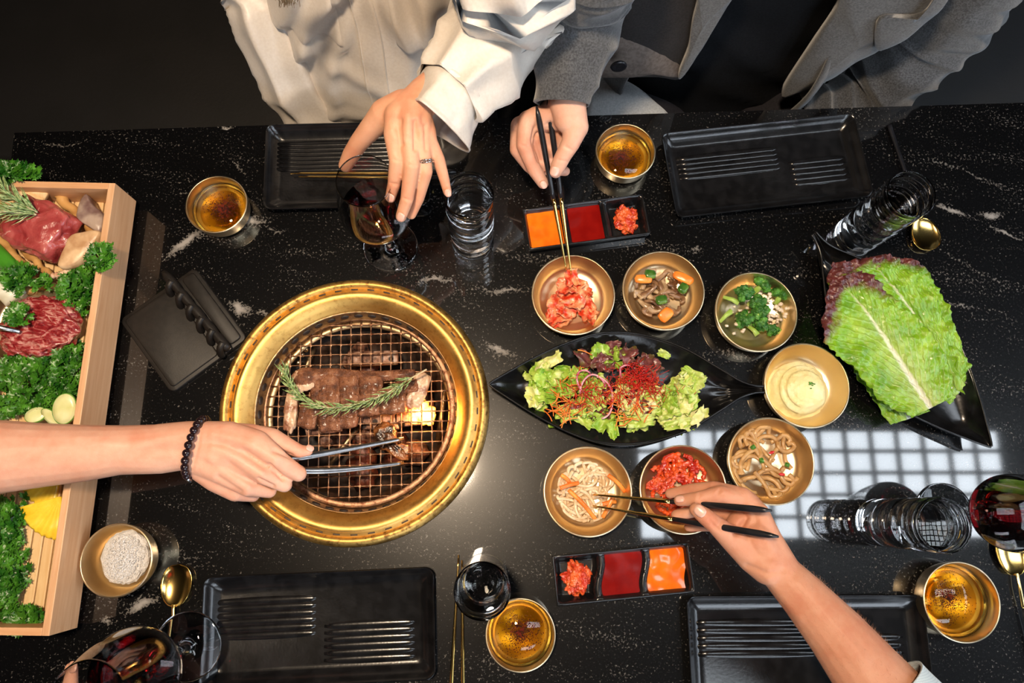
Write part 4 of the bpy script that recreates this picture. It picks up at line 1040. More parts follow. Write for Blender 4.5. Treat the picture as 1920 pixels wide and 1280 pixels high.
# whole lettuce leaves on the right platter
def big_leafmat(name, red, base):
    g = G(name); uv = g.sep(g.co('UV')); u_, v_ = uv[0], uv[1]
    au = g.math('ABSOLUTE', g.math('SUBTRACT', u_, .5))
    n1 = g.noise(28, 4, .6); n2 = g.noise(95, 4, .65)
    green = g.ramp(n1, [(.3, (.09, .25, .008)), (.5, (.20, .40, .012)), (.72, (.36, .55, .04))])
    pale = (.62, .70, .24)
    pm = g.math('MULTIPLY', g.math('SUBTRACT', .80 if base else .5, v_, clamp=True), g.math('SUBTRACT', 1.05, g.math('MULTIPLY', au, 3.6), clamp=True)); c = g.mix(g.math('MULTIPLY', pm, .9, clamp=True), green, pale)
    # side veins branch off the midrib
    ph = g.math('ADD', g.math('MULTIPLY', v_, 80), g.math('MULTIPLY', au, -95)); ph = g.math('ADD', ph, g.math('MULTIPLY', n1, 9))
    vs_ = g.math('POWER', g.math('ABSOLUTE', g.math('SINE', g.math('MULTIPLY', ph, .5))), 14)
    c = g.mix(g.math('MULTIPLY', vs_, g.math('MULTIPLY', g.math('SUBTRACT', .9, v_), .38, clamp=True), clamp=True), c, (.58, .68, .30))
    rf = g.math('ADD', g.math('MULTIPLY', g.math('SUBTRACT', v_, red), 3.2), g.math('MULTIPLY', g.math('SUBTRACT', n1, .5), 1.7)); rf = g.math('ADD', rf, g.math('MULTIPLY', g.math('SUBTRACT', au, .25), .9))
    c = g.mix(g.ramp(rf, [(.15, 0), (.55, 1)]), c, g.ramp(n2, [(.35, (.055, .012, .014)), (.65, (.15, .035, .03))]))
    wid = g.math('MULTIPLY', g.math('SUBTRACT', 1.02, v_), .062); mr = g.math('MULTIPLY', g.math('SUBTRACT', wid, au), 40, clamp=True)
    c = g.mix(g.math('MULTIPLY', mr, .9), c, g.ramp(v_, [(0, (.80, .80, .68)), (.6, (.72, .76, .50)), (1, (.4, .3, .2))]))
    g.set(col=c, rough=.32, sss=.12, sssr=(.5, 1, .2), ssss=.003, coat=.12)
    hh = g.math('ADD', g.math('MULTIPLY', vs_, .5), g.math('MULTIPLY', n2, 1.0)); g.bump(hh, .6, .0025); return g.m
def big_leaf(mid, left, right, z0, z1, dome, ruffle, seed, m, label, n=84, w=56):
    rs = lambda pts: spline(pts, 8)
    def samp(pl, s_):
        x = s_ * (len(pl) - 1); i = min(len(pl) - 2, int(x)); return pl[i] + (pl[i + 1] - pl[i]) * (x - i)
    ml, ll, rl = rs(mid), rs(left), rs(right); v = []; uv = []; f = []
    for side in (0, 1):
        for i in range(n + 1):
            s_ = i / n; a, b, c_ = samp(ll, s_), samp(ml, s_), samp(rl, s_)
            for j in range(w + 1):
                t_ = -1 + 2 * j / w; q = b + (a - b) * -t_ if t_ < 0 else b + (c_ - b) * t_
                zz = z0 + (z1 - z0) * s_ + dome * (abs(t_) ** .8) * (1 - .7 * abs(t_)) * 1.6 - (.004 * math.exp(-(t_ / .12) ** 2)) * (1 - s_)
                edge = max(abs(t_) ** 2, smooth(.8, 1, s_))
                p0 = P(q[0], q[1], zz)
                nz = ruffle * (.28 + edge) * (mnoise.noise(p0 * 55 + Vector((seed, 0, 0))) + .55 * mnoise.noise(p0 * 130 + Vector((0, seed, 0)))) + .0024 * mnoise.noise(p0 * 230) + .0012 * mnoise.noise(p0 * 420)
                jag = .0030 * edge * mnoise.noise(p0 * 210 + Vector((0, 0, seed)))
                v.append(p0 + Vector((jag, jag * .7, nz - (.0006 if side else 0)))); uv.append((t_ * .5 + .5, s_))
    N = (n + 1) * (w + 1); m1 = w + 1
    for i in range(n):
        for j in range(w): a = i * m1 + j; f.append((a, a + 1, a + m1 + 1, a + m1)); f.append((N + a, N + a + m1, N + a + m1 + 1, N + a + 1))
    ed = [i * m1 for i in range(n + 1)] + [n * m1 + j for j in range(1, m1)] + [i * m1 + w for i in range(n - 1, -1, -1)] + [j for j in range(w - 1, 0, -1)]
    for a, b in zip(ed, ed[1:] + ed[:1]): f.append((a, b, N + b, N + a))
    cen = sum((Vector(q) for q in v), Vector()) / len(v)
    o = meshobj('lettuce_leaf', [Vector(q) - cen for q in v], f, m, None, True, uv); o.location = cen
    return tag(o, label, 'lettuce', 'whole lettuce leaves')
LA, LB = big_leafmat('romaine_leaf', .70, True), big_leafmat('red_tipped_leaf', .74, False)
big_leaf([(1705, 785), (1660, 690), (1620, 620), (1580, 560)], [(1672, 795), (1612, 715), (1580, 650), (1560, 600)], [(1745, 770), (1720, 680), (1680, 600), (1640, 560)], .022, .024, .003, .004, 3, LB, 'small lettuce leaf peeking out lowest, under the large front leaf at its left edge')
big_leaf([(1800, 735), (1790, 690), (1740, 600), (1690, 520), (1640, 478)], [(1780, 758), (1745, 730), (1680, 640), (1610, 560), (1588, 490)], [(1822, 705), (1812, 660), (1782, 590), (1752, 520), (1708, 485)], .020, .046, .006, .009, 8, LB, 'red-tipped lettuce leaf lying behind the large front leaf on its right')
big_leaf([(1790, 725), (1760, 660), (1715, 590), (1660, 520), (1625, 485)], [(1720, 770), (1700, 700), (1640, 610), (1560, 540), (1560, 492)], [(1806, 740), (1782, 640), (1752, 560), (1700, 500), (1668, 475)], .028, .052, .006, .008, 14, LB, 'middle lettuce leaf with dark red frilled tip between the other leaves')
big_leaf([(1745, 765), (1702, 700), (1650, 620), (1605, 560), (1562, 522)], [(1712, 782), (1655, 752), (1600, 690), (1545, 640), (1548, 560)], [(1790, 742), (1772, 668), (1722, 600), (1672, 555), (1620, 505)], .046, .060, .007, .0060, 20, LA, 'large front romaine leaf with a white midrib on top of the platter')

# ---------------------------------------------------------------- steak on the grate
g = G('grilled_beef'); n1 = g.noise(70, 5, .65); n2 = g.noise(240, 4, .7); nn = g.node('ShaderNodeNewGeometry').outputs['Normal']; 
upz = g.sep(nn)[2]
c1 = g.ramp(n1, [(.30, (.030, .010, .004)), (.45, (.12, .038, .014)), (.58, (.25, .095, .042)), (.76, (.38, .20, .11))])
c1 = g.mix(g.ramp(n2, [(.56, 0), (.70, .7)]), c1, (.05, .014, .008))
g.set(col=c1, rough=g.ramp(n2, [(.35, .28), (.65, .6)]), spec=.45, coat=.10, coatr=.15); g.bump(g.math('ADD', n1, g.math('MULTIPLY', n2, .6)), 1.0, .0045); MT['beef'] = g.m
MT['bone'] = simple('bone', (.24, .10, .055), (.56, .38, .25), 55, rough=.35, lo=.4, hi=.58, bump=.7, bscale=110, bdist=.002)
MT['char'] = simple('charred_meat', (.022, .009, .005), (.34, .12, .035), 65, rough=.28, lo=.44, hi=.68, bump=1, bscale=130, bdist=.003, coat=.3)
ZG = GZ + .0017
def onG(u, v, h=0.0): return P(u, v, ZG + h)
def gmeat(name, u, v, wpx, hpx, th, rz, label, seed, mt='beef', sq=.75, cat='meat', amp=.10, group='grilled steak pieces', rx=0, ry=0):
    p = onG(u, v, th); w, h = RR(u, v, ZG + th, wpx / 2), RR(u, v, ZG + th, hpx / 2)
    vs, fs = blob(w * 1.22, h * 1.22, th * .62, 4, amp, 1.6, seed, sq)
    vs = [Vector((q.x + .0009 * mnoise.noise(q * 260), q.y, q.z + .0011 * mnoise.noise(q * 230) + .0006 * math.sin(q.y * 900 + q.x * 300))) for q in vs]
    return put(name, (vs, fs), MT[mt], (p.x, p.y, TZ + ZG + th * .60), (rx, ry, rz), label, cat, group)
for i, (u, v, w, h, rz, lb) in enumerate(((603, 742, 40, 72, .12, 'grilled steak slice with red edge at the left end, over the bone tip'), (617, 732, 38, 60, .08, 'browned steak slice second from the left in the upper row'), (655, 733, 36, 58, .05, 'browned steak slice third from the left in the upper row'), (695, 728, 42, 46, .04, 'browned steak slice right of the middle in the upper row'),
        (618, 785, 40, 46, .05, 'thick steak slice lowest at the left, hanging below the rosemary'), (650, 778, 38, 44, .0, 'thick steak slice below the rosemary middle'), (690, 756, 44, 44, .12, 'steak slice between the lower pair and the right slice'), (734, 750, 50, 48, .05, 'squarish seared steak slice at the right end'), (578, 775, 34, 50, -.2, 'small reddish steak slice at the lower left'), (762, 724, 40, 24, .1, 'thin steak slice under the rosemary stem at the right'))):
    gmeat('steak_slice', u, v, w, h, .0115, rz, lb, i + 2)
gmeat('steak_fat', 783, 732, 30, 66, .008, -.38, 'fatty pinkish steak offcut at the right end by the flame', 33, 'bone', .5)
# long rib bone along the top
p0, p1 = onG(560, 712, .008), onG(775, 697, .006)
path = [Vector(q) for q in spline([tuple(onG(552, 716, .009)), tuple(onG(580, 706, .010)), tuple(onG(620, 701, .008)), tuple(onG(690, 706, .007)), tuple(onG(750, 702, .007)), tuple(onG(778, 699, .006))], 8)]
rd = [.0085 * (1 - (k_ / 40.0)) ** .4 * .55 + .0045 + (.0055 if k_ < 12 else 0) * math.sin(min(1, k_ / 12) * PI) for k_ in range(len(path))]
vs, fs = tube([q - p0 for q in path], rd, 20, flat=.62, up=(0, 0, 1)); vs = [q + Vector((0, 0, .0012 * mnoise.noise(q * 180))) + (q.normalized() * .0012 * mnoise.noise(q * 300)) for q in vs]
t = thing('rib_bone', 'browned rib bone with clinging meat lying along the top of the steak', 'bone', tuple(p0)); meshobj('bone_meat', vs, fs, MT['beef'], t)
for (u, v, w, h, rz, sd) in ((560, 706, 24, 24, .5, 1), (573, 722, 32, 20, -.5, 2), (562, 726, 18, 22, .3, 5)):
    q = onG(u, v, .012); a, b = RR(u, v, ZG, w / 2), RR(u, v, ZG, h / 2); meshobj('bone_knuckle', [x + q - p0 for x in blob(a, b, .0045, 4, .22, 2, sd)[0]], blob(a, b, .0045, 4, .22, 2, sd)[1], MT['bone'], t)
gmeat('bone_end', 545, 768, 22, 66, .009, -.08, 'short sawn bone end with pale marrow standing at the left of the steak', 51, 'bone', .55, 'bone', .22)
gmeat('charred_offcut', 722, 815, 34, 40, .010, .4, 'blackened charred scrap gripped between the tong tips', 61, 'char', .3, 'meat', .35)
gmeat('charred_strip', 735, 838, 62, 20, .009, -.65, 'orange-brown charred strip below the tong tips', 67, 'char', .4, 'meat', .3)
gmeat('charred_bone', 752, 845, 22, 20, .008, .8, 'small pale bone tip at the end of the charred strip', 71, 'bone', .3, 'bone', .35)

# rosemary
MT['needle'] = simple('rosemary_needles', (.05, .13, .02), (.36, .46, .20), 260, rough=.35, lo=.35, hi=.6)
MT['twig'] = simple('rosemary_twig', (.40, .34, .20), (.60, .52, .36), 90, rough=.5)
def rosemary(pts, label, ln=.014, dens=7, seed=1, tail=.12):
    t = thing('rosemary_sprig', label, 'herb', tuple(pts[0]), 0, 'rosemary sprigs'); o0 = Vector(pts[0])
    path = [Vector(q) - o0 for q in spline([tuple(p) for p in pts], 14)]; n = len(path)
    vs, fs = tube(path, [.0011 * (1 - .5 * i / n) for i in range(n)], 8); meshobj('stem', vs, fs, MT['twig'], t)
    mb = MB(); r_ = random.Random(seed)
    for i in range(int(n * tail), n):
        d = (path[min(n - 1, i + 1)] - path[max(0, i - 1)]).normalized()
        for k_ in range(dens):
            a = r_.random() * 2 * PI; s1 = d.orthogonal().normalized(); s2 = d.cross(s1); side = s1 * math.cos(a) + s2 * math.sin(a)
            dr = (d * r_.uniform(.65, 1.1) + side * r_.uniform(.45, .8)).normalized(); l = ln * r_.uniform(.6, 1.1)
            st = path[i] + d * r_.uniform(-.001, .001); mid = st + dr * l * .55 + side * .0005; en = st + dr * l + d * .002
            if (st + o0).z + 0 > (mid + o0).z and (en + o0).z < o0.z - .008: en.z = st.z
            w = Vector((-dr.y, dr.x, .2)).normalized() * .00100
            mb.add([st - w * .4, st + w * .4, mid + w, mid - w, en, mid + Vector((0, 0, .0006))], [(0, 1, 2, 5), (0, 5, 3), (3, 5, 4), (5, 2, 4), (0, 3, 4, 2, 1)])
    o = mb.obj('needles', MT['needle'], t, smooth=False); o['kind'] = 'stuff'; return t
rosemary([P(800, 692, .006), P(765, 712, .004), P(722, 738, .001), P(670, 757, .0), P(620, 764, .0), P(575, 752, .0), P(548, 730, -.004), P(533, 692, -.008)], 'curved green rosemary sprig lying across the grilled steak', .0180, 2, 4, .12)
# ---------------------------------------------------------------- wooden box of raw ingredients
ZB0, ZB1, ZF = .0164, .073, .030
A1, B1 = P(216, 343, ZB1), P(92, 1192, ZB1)
dn = (B1 - A1); LBX = dn.length; dn.normalize(); lf = Vector((dn.y, -dn.x, 0))
if lf.x > 0: lf = -lf
WBX = .36; TH = .0085
def wood(name, c1, c2, sc=1.0, rough=.45):
    g = G(name); co_ = g.mapp(g.co(), rot=(0, 0, -math.atan2(-dn.y, -dn.x)), sc=(3, 60, 60))
    g.set(col=g.ramp(g.noise(3 * sc, 5, .6, 1.5, co_), [(.3, c1), (.7, c2)]), rough=rough); g.bump(g.noise(6, 4, .6, 1, co_), .15, .0008); return g.m
# local frame: x along lf (to the left), y along dn (towards the near side)
MBX = Matrix(((lf.x, dn.x, 0, A1.x), (lf.y, dn.y, 0, A1.y), (0, 0, 1, TZ), (0, 0, 0, 1)))
bx = thing('wooden_box', 'open pale wooden ingredient box with slatted floor at the left edge', 'box', (A1.x, A1.y, TZ))
def grain(name, c1, c2, along, rough=.45):
    g = G(name); co_ = g.mapp(g.co(), rot=(0, 0, -math.atan2(along.y, along.x))); co_ = g.mapp(co_, sc=(6, 90, 90))
    g.set(col=g.ramp(g.noise(1.6, 5, .6, .6, co_), [(.3, c1), (.7, c2)]), rough=rough); g.bump(g.noise(3, 4, .6, .6, co_), .2, .0008); return g.m
MT['wood_side'] = grain('beech_long', (.56, .30, .15), (.68, .42, .24), dn)
MT['wood_end'] = grain('beech_cross', (.56, .28, .13), (.66, .38, .20), lf)
MT['slat'] = grain('bamboo_slat', (.66, .42, .19), (.78, .56, .30), dn, .4)
def lbox(name, x0, y0, z0, x1, y1, z1, m, par=bx, bev=.0008):
    vs, fs = box((x0 + x1) / 2, (y0 + y1) / 2, (z0 + z1) / 2, x1 - x0, y1 - y0, z1 - z0, bev=bev)
    q = [MBX @ Vector(p) - par.location for p in vs]
    o = meshobj(name, q, [fc[::-1] for fc in fs], m, par, smooth=False); return o
lbox('side_panel', 0, 0, ZB0, TH, LBX, ZB1, MT['wood_side'])
lbox('side_panel', WBX - TH, 0, ZB0, WBX, LBX, ZB1, MT['wood_side'])
lbox('end_panel', TH, 0, ZB0, WBX - TH, TH, ZB1, MT['wood_end'])
lbox('end_panel', TH, LBX - TH, ZB0, WBX - TH, LBX, ZB1, MT['wood_end'])
ns = 26; sw = (WBX - 2 * TH) / ns
for i in range(ns):
    lbox('slat', TH + i * sw + .0007, TH, ZF - .005, TH + (i + 1) * sw - .0007, LBX - TH, ZF - .0004 * (i % 2), MT['slat'], bev=.0012)
lbox('bottom_board', TH, TH, ZB0 + .002, WBX - TH, LBX - TH, ZF - .006, MT['wood_side'])
for (x, y) in ((.05, .05), (.05, LBX - .05), (WBX - .05, .05), (WBX - .05, LBX - .05)): lbox('foot', x - .015, y - .02, 0.0003, x + .015, y + .02, ZB0, MT['wood_side'])

# parsley
MT['parsley'] = simple('parsley_leaf', (.010, .075, .005), (.07, .24, .018), 60, rough=.38, lo=.35, hi=.66)
MT['parsley_stem'] = simple('parsley_stem', (.10, .28, .03), (.18, .38, .06), 60, rough=.4)
def parsley(cx, cy, rx, ry, h, n, label, seed, z=ZF, stems=6, group='curly parsley bunches', base=None):
    c = P(cx, cy, z); RX, RY = RR(cx, cy, z, rx), RR(cx, cy, z, ry); r_ = random.Random(seed)
    t = thing('parsley_bunch', label, 'herb', tuple(c), 0, group); mb = MB(); sb = MB()
    root = Vector((0, -RY * .3, 0)) if base is None else P(*base, z) - c
    for k_ in range(int(n * .7)):
        a = r_.random() * 2 * PI; q = math.sqrt(r_.random()); q *= 1 + .22 * math.sin(3 * a + seed) * q
        p = Vector((q * RX * math.cos(a), q * RY * math.sin(a), .004 + h * (1 - q * q * .75) * r_.uniform(.55, 1.0)))
        ha = a + r_.gauss(0, .8); tilt = r_.uniform(-.5, .7)
        # one leaf: three lobes, each cut into toothed tips
        for lobe in (-1.0, 0, 1.0):
            la = ha + lobe * .95; d = Vector((math.cos(la), math.sin(la), tilt + r_.uniform(-.3, .3))).normalized(); s_ = Vector((-d.y, d.x, r_.uniform(-.5, .5))).normalized(); l = r_.uniform(.0070, .0110)
            nrm = d.cross(s_) * .0012
            pts = [p, p + d * l * .40 + s_ * l * .36 + nrm, p + d * l * .62 + s_ * l * .16, p + d * l * .86 + s_ * l * .40 - nrm, p + d * l * .86 + s_ * l * .08, p + d * l * 1.12 + nrm * .5, p + d * l * .86 - s_ * l * .10, p + d * l * .82 - s_ * l * .42 + nrm, p + d * l * .60 - s_ * l * .16, p + d * l * .38 - s_ * l * .38 - nrm, p + d * l * .55 + nrm * 1.2]
            mb.add(pts, [(0, 1, 2, 10), (2, 3, 4, 10), (4, 5, 6, 10), (6, 7, 8, 10), (8, 9, 0, 10)])
        if k_ % max(1, n // (stems * 4)) == 0: sb.add(*tube([root, root.lerp(p, .5) + Vector((0, 0, .003)), p], [.0010, .0008, .0005], 6))
    o = mb.obj('foliage', MT['parsley'], t, smooth=True); o['kind'] = 'stuff'; sb.obj('stems', MT['parsley_stem'], t)
    return t
parsley(160, 545, 34, 46, .030, 330, 'curly parsley bunch by the box edge right of the raw meat', 1)
parsley(196, 486, 19, 22, .014, 60, 'small parsley sprig lying over the box edge by the tan rib end', 12, ZB1 - .002)
parsley(50, 528, 36, 26, .022, 150, 'small parsley sprig between the leek and the round plate of beef', 2, ZF + .012)
parsley(70, 725, 95, 60, .030, 640, 'large parsley bunch below the marbled beef', 3)
parsley(140, 690, 24, 38, .028, 130, 'upright parsley tuft at the edge below the plate of beef', 4)
parsley(10, 990, 44, 62, .024, 330, 'parsley bunch left of the pineapple', 5)
parsley(20, 1090, 34, 60, .022, 240, 'parsley bunch lying on the bare slats near the bottom of the box', 6)
parsley(55, 1158, 36, 18, .012, 90, 'thin parsley sprig at the bottom corner of the box', 7)
parsley(28, 330, 48, 14, .020, 130, 'parsley tips spilling over the far end of the box', 8, ZB1 - .006)
# raw meat
g = G('raw_beef'); n1 = g.noise(26, 5, .6, .8); n2 = g.noise(70, 5, .65, 1.2)
c1 = g.ramp(n1, [(.35, (.24, .022, .024)), (.55, (.38, .07, .065)), (.72, (.50, .17, .14))])
c1 = g.mix(g.ramp(n2, [(.62, 0), (.72, .6)]), c1, (.66, .42, .35)); g.set(col=c1, rough=.25, sss=.2, ssss=.006, sssr=(1, .3, .2), coat=.35); g.bump(n2, .5, .002); MT['rawbeef'] = g.m
g = G('marbled_beef'); cv = g.mapp(g.co(), rot=(0, 0, .9), sc=(34, 80, 60)); n1 = g.noise(1.5, 5, .62, 1.6, cv); n2 = g.noise(4, 4, .6, .8, cv)
c1 = g.ramp(n1, [(.36, (.15, .006, .010)), (.50, (.30, .025, .028)), (.58, (.48, .18, .16)), (.66, (.60, .34, .29)), (.76, (.28, .022, .03))])
g.set(col=c1, rough=.16, sss=.2, ssss=.005, sssr=(1, .3, .2), coat=.6, coatr=.08); g.bump(g.math('ADD', n1, n2), .5, .003); MT['marbled'] = g.m
def chunk(name, u, v, rx, ry, h, z, rz, m, label, cat, seed, sq=.3, amp=.2, group=None, sub=5):
    c = P(u, v, z + h); a, b = RR(u, v, z + h, rx), RR(u, v, z + h, ry)
    vs, fs = blob(a, b, h, sub, amp, 1.8, seed, sq); vs = [q + q.normalized() * (.0022 * mnoise.noise(q * 120)) for q in vs]
    return put(name, (vs, fs), MT[m], (c.x, c.y, TZ + z + h), (0, 0, rz), label, cat, group)
chunk('raw_beef', 76, 428, 68, 56, .024, ZF + .003, -.5, 'rawbeef', 'thick chunk of pink raw beef under the rosemary in the wooden box', 'meat', 4, .45, .16)
mp_ = P(76, 612, ZF); Rp = RR(76, 612, ZF + .01, 86)
t = thing('brass_plate', 'round brass plate under the marbled beef in the wooden box', 'plate', (mp_.x, mp_.y, TZ + ZF + .0004)); bowl_mesh('plate_shell', Rp, .014, MT['brass'], t, .80)
bb = chunk('marbled_beef', 76, 612, 74, 62, .014, ZF + .004, .1, 'marbled', 'shiny round portion of marbled raw beef on the brass plate', 'meat', 9, .25, .14)
me = bb.data
for vtx in me.vertices:
    q = vtx.co; vtx.co.z = q.z + (.0030 * math.sin((q.x * .8 + q.y * 1.1) * 420 + 3 * mnoise.noise(q * 60)) * (1 if q.z > 0 else 0))
parsley(42, 594, 17, 15, .010, 46, 'chopped green herbs on top of the marbled beef', 15, ZF + .034, 3)
a, b = P(-60, 600, ZF + .045), P(37, 622, ZF + .034)
vs, fs = tube([a - b, Vector()], [.004, .0026], 10, flat=.5); t = put('tweezer_handle', (vs, fs), MT['steel'], b, label='steel utensil tip resting on the marbled beef from the left', cat='utensil')
# rib ends, bamboo sticks, leek
def wedge(name, pts, z, h, m, label, cat, seed, group=None):
    top_ = [P(u, v, z + h) for u, v in pts]; c = sum(top_, Vector()) / len(top_); n = len(pts)
    loop = [Vector(q) for q in spline([tuple(q - c) for q in top_], 6, True)]; N = len(loop); v = []; f = []
    rings = ((1.0, -h), (1.04, -h * .5), (1.0, -.0012), (.92, .0), (.6, .0012), (.3, .0012))
    for s_, dz in rings:
        for q in loop: v.append(Vector((q.x * s_, q.y * s_, dz)) + Vector((0, 0, .0022 * mnoise.noise(Vector((q.x * s_, q.y * s_, seed)) * 90))))
    v.append(Vector((0, 0, .0012)))
    for k_ in range(len(rings) - 1):
        for j in range(N): f.append((k_ * N + j, k_ * N + (j + 1) % N, (k_ + 1) * N + (j + 1) % N, (k_ + 1) * N + j))
    for j in range(N): f.append(((len(rings) - 1) * N + j, (len(rings) - 1) * N + (j + 1) % N, len(v) - 1))
    f.append(tuple(range(N))[::-1])
    return put(name, (v, f), m, c, (0, 0, 0), label, cat, group)
MT['fat'] = simple('dry_beef_fat', (.46, .26, .13), (.70, .48, .28), 40, rough=.4, bump=.5, bscale=90, bdist=.002)
MT['silver'] = simple('silverskin', (.16, .09, .08), (.42, .32, .26), 36, rough=.35, bump=.5, bscale=80, bdist=.002)
wedge('rib_end', [(158, 363), (172, 382), (192, 402), (186, 432), (166, 424), (142, 402)], ZF + .012, .020, MT['silver'], 'grey-brown rib piece with silvery skin beside the box edge', 'meat', 3)
wedge('rib_end', [(184, 432), (170, 462), (140, 492), (108, 498), (118, 468), (134, 440)], ZF + .016, .022, MT['fat'], 'tan fatty rib end pointing at the parsley', 'meat', 8)
vs = []; mb = MB()
MT['ridge'] = simple('ridged_bone', (.55, .30, .18), (.76, .54, .38), 80, rough=.4)
rp = [P(98, 517, ZF + .020), P(118, 512, ZF + .022), P(142, 496, ZF + .024), P(160, 476, ZF + .026), P(176, 455, ZF + .026)]
pp = [Vector(q) - rp[0] for q in spline([tuple(q) for q in rp], 8)]; n = len(pp)
t = put('ridged_bone', tube(pp, [.0034 * (1 + .22 * math.sin(i * 2.1)) for i in range(n)], 12), MT['ridge'], rp[0], label='ridged bone edge curving under the tan rib end', cat='bone')
MT['bamboo'] = simple('bamboo_stick', (.30, .13, .035), (.60, .34, .12), 30, rough=.3, lo=.4, hi=.6, coat=.2)
for i, ((u0, v0), (u1, v1), r_, lb) in enumerate((((105, 362), (186, 446), .0062, 'knotted bamboo stick leaning past the grey rib piece'), ((-20, 425), (78, 540), .0060, 'knotted bamboo stick lying lower left of the raw beef'), ((20, 440), (95, 520), .0048, 'thin bamboo stick half under the raw beef'), ((-20, 360), (30, 430), .0055, 'short bamboo stick at the far left beside the rosemary'), ((-30, 440), (60, 548), .0046, 'thin dark bamboo stick next to the green leek'))):
    a, b = P(u0, v0, ZF + .012), P(u1, v1, ZF + .010); n = 26
    rd = [r_ * (1 + .28 * math.exp(-((k_ % 9 - 4) / .9) ** 2)) for k_ in range(n)]
    bd = (b - a).normalized(); sd = Vector((-bd.y, bd.x, 0))
    put('bamboo_stick', tube([(b - a) * (k_ / (n - 1)) + sd * .0016 * math.sin(k_ * .8 + i) for k_ in range(n)], rd, 12), MT['bamboo'], a, label=lb, cat='stick')
lbz = [((0, 335), (86, 372)), ((0, 352), (72, 383))]
for i, ((u0, v0), (u1, v1)) in enumerate((((-40, 318), (88, 368)), ((-40, 332), (80, 380)))):
    a, b = P(u0, v0, ZF + .030), P(u1, v1, ZF + .024); put('wooden_skewer', tube([Vector(), (b - a) * .5, b - a], .0058, 10, flat=.6), MT['slat'], a, label=('flat wooden strip across the far corner of the box, upper one', 'flat wooden strip across the far corner of the box, lower one')[i], cat='stick')
MT['leek'] = simple('leek_green', (.015, .12, .01), (.06, .26, .02), 30, rough=.3)
MT['leekw'] = simple('leek_white', (.62, .60, .46), (.78, .78, .66), 30, rough=.35)
a, b, c3 = P(-50, 430, ZF + .018), P(18, 498, ZF + .02), P(46, 536, ZF + .016)
t = thing('leek', 'leek with dark green top and white shaft at the left edge of the box', 'vegetable', tuple(a))
meshobj('green_top', *tube([a - a, b - a, c3 - a], [.011, .0105, .010], 16, flat=.7), MT['leek'], t)
a2, b2, c4 = P(-50, 500, ZF + .018), P(0, 530, ZF + .018), P(32, 562, ZF + .014)
meshobj('white_shaft', *tube([Vector(q) - a for q in spline([tuple(a2), tuple(b2), tuple(c4)], 5)], .0145, 18), MT['leekw'], t)
rosemary([P(70, 398, ZF + .054), P(45, 385, ZF + .060), P(15, 365, ZF + .064), P(-25, 335, ZF + .066)], 'rosemary sprig lying over the raw beef in the box, upper one', .028, 2, 9, .0)
rosemary([P(68, 402, ZF + .054), P(40, 400, ZF + .058), P(5, 398, ZF + .060), P(-30, 392, ZF + .062)], 'rosemary sprig lying over the raw beef in the box, lower one', .026, 2, 19, .0)
# zucchini slices and pineapple
g = G('zucchini_flesh'); g.set(col=g.ramp(g.noise(60, 3), [(.35, (.66, .68, .30)), (.65, (.78, .80, .48))]), rough=.3, sss=.15, ssss=.004, sssr=(.8, 1, .4)); MT['zuc'] = g.m
MT['zucskin'] = simple('zucchini_skin', (.06, .22, .02), (.16, .36, .05), 60, rough=.3)
for i, (u, v, rx, ry, rz, tl) in enumerate(((122, 766, 22, 30, -.2, .2), (68, 778, 20, 15, .3, -.1), (98, 782, 24, 12, -.7, .3))):
    p = P(u, v, ZF + .022 + .004 * (i == 0)); a, b = RR(u, v, ZF + .02, rx), RR(u, v, ZF + .02, ry)
    t = thing('zucchini_slice', ('largest pale oval zucchini slice against the box edge', 'zucchini slice nearest the left, half under parsley', 'thin zucchini slice between the other two, just above the forearm')[i], 'vegetable', tuple(p), 0, None, rot=(tl, .1, rz))
    vs, fs = lathe([(0, -.0022), (.94, -.0022), (.97, .0), (.94, .0022), (.5, .0024), (0, .0024)], 40); meshobj('flesh', [(x * a, y * b, z) for x, y, z in vs], fs, MT['zuc'], t)
    vs, fs = lathe([(.95, -.0023), (1.0, -.0018), (1.0, .0018), (.95, .0023)], 40, True); meshobj('rind', [(x * a, y * b, z) for x, y, z in vs], fs, MT['zucskin'], t)
g = G('pineapple'); n1 = g.noise(30, 4, .6, 1.0); g.set(col=g.ramp(n1, [(.3, (.80, .50, .02)), (.55, (.90, .66, .06)), (.75, (.94, .78, .22))]), rough=.25, sss=.2, ssss=.005, sssr=(1, .8, .2), coat=.2); g.bump(g.noise(90, 3), .4, .002); MT['pine'] = g.m
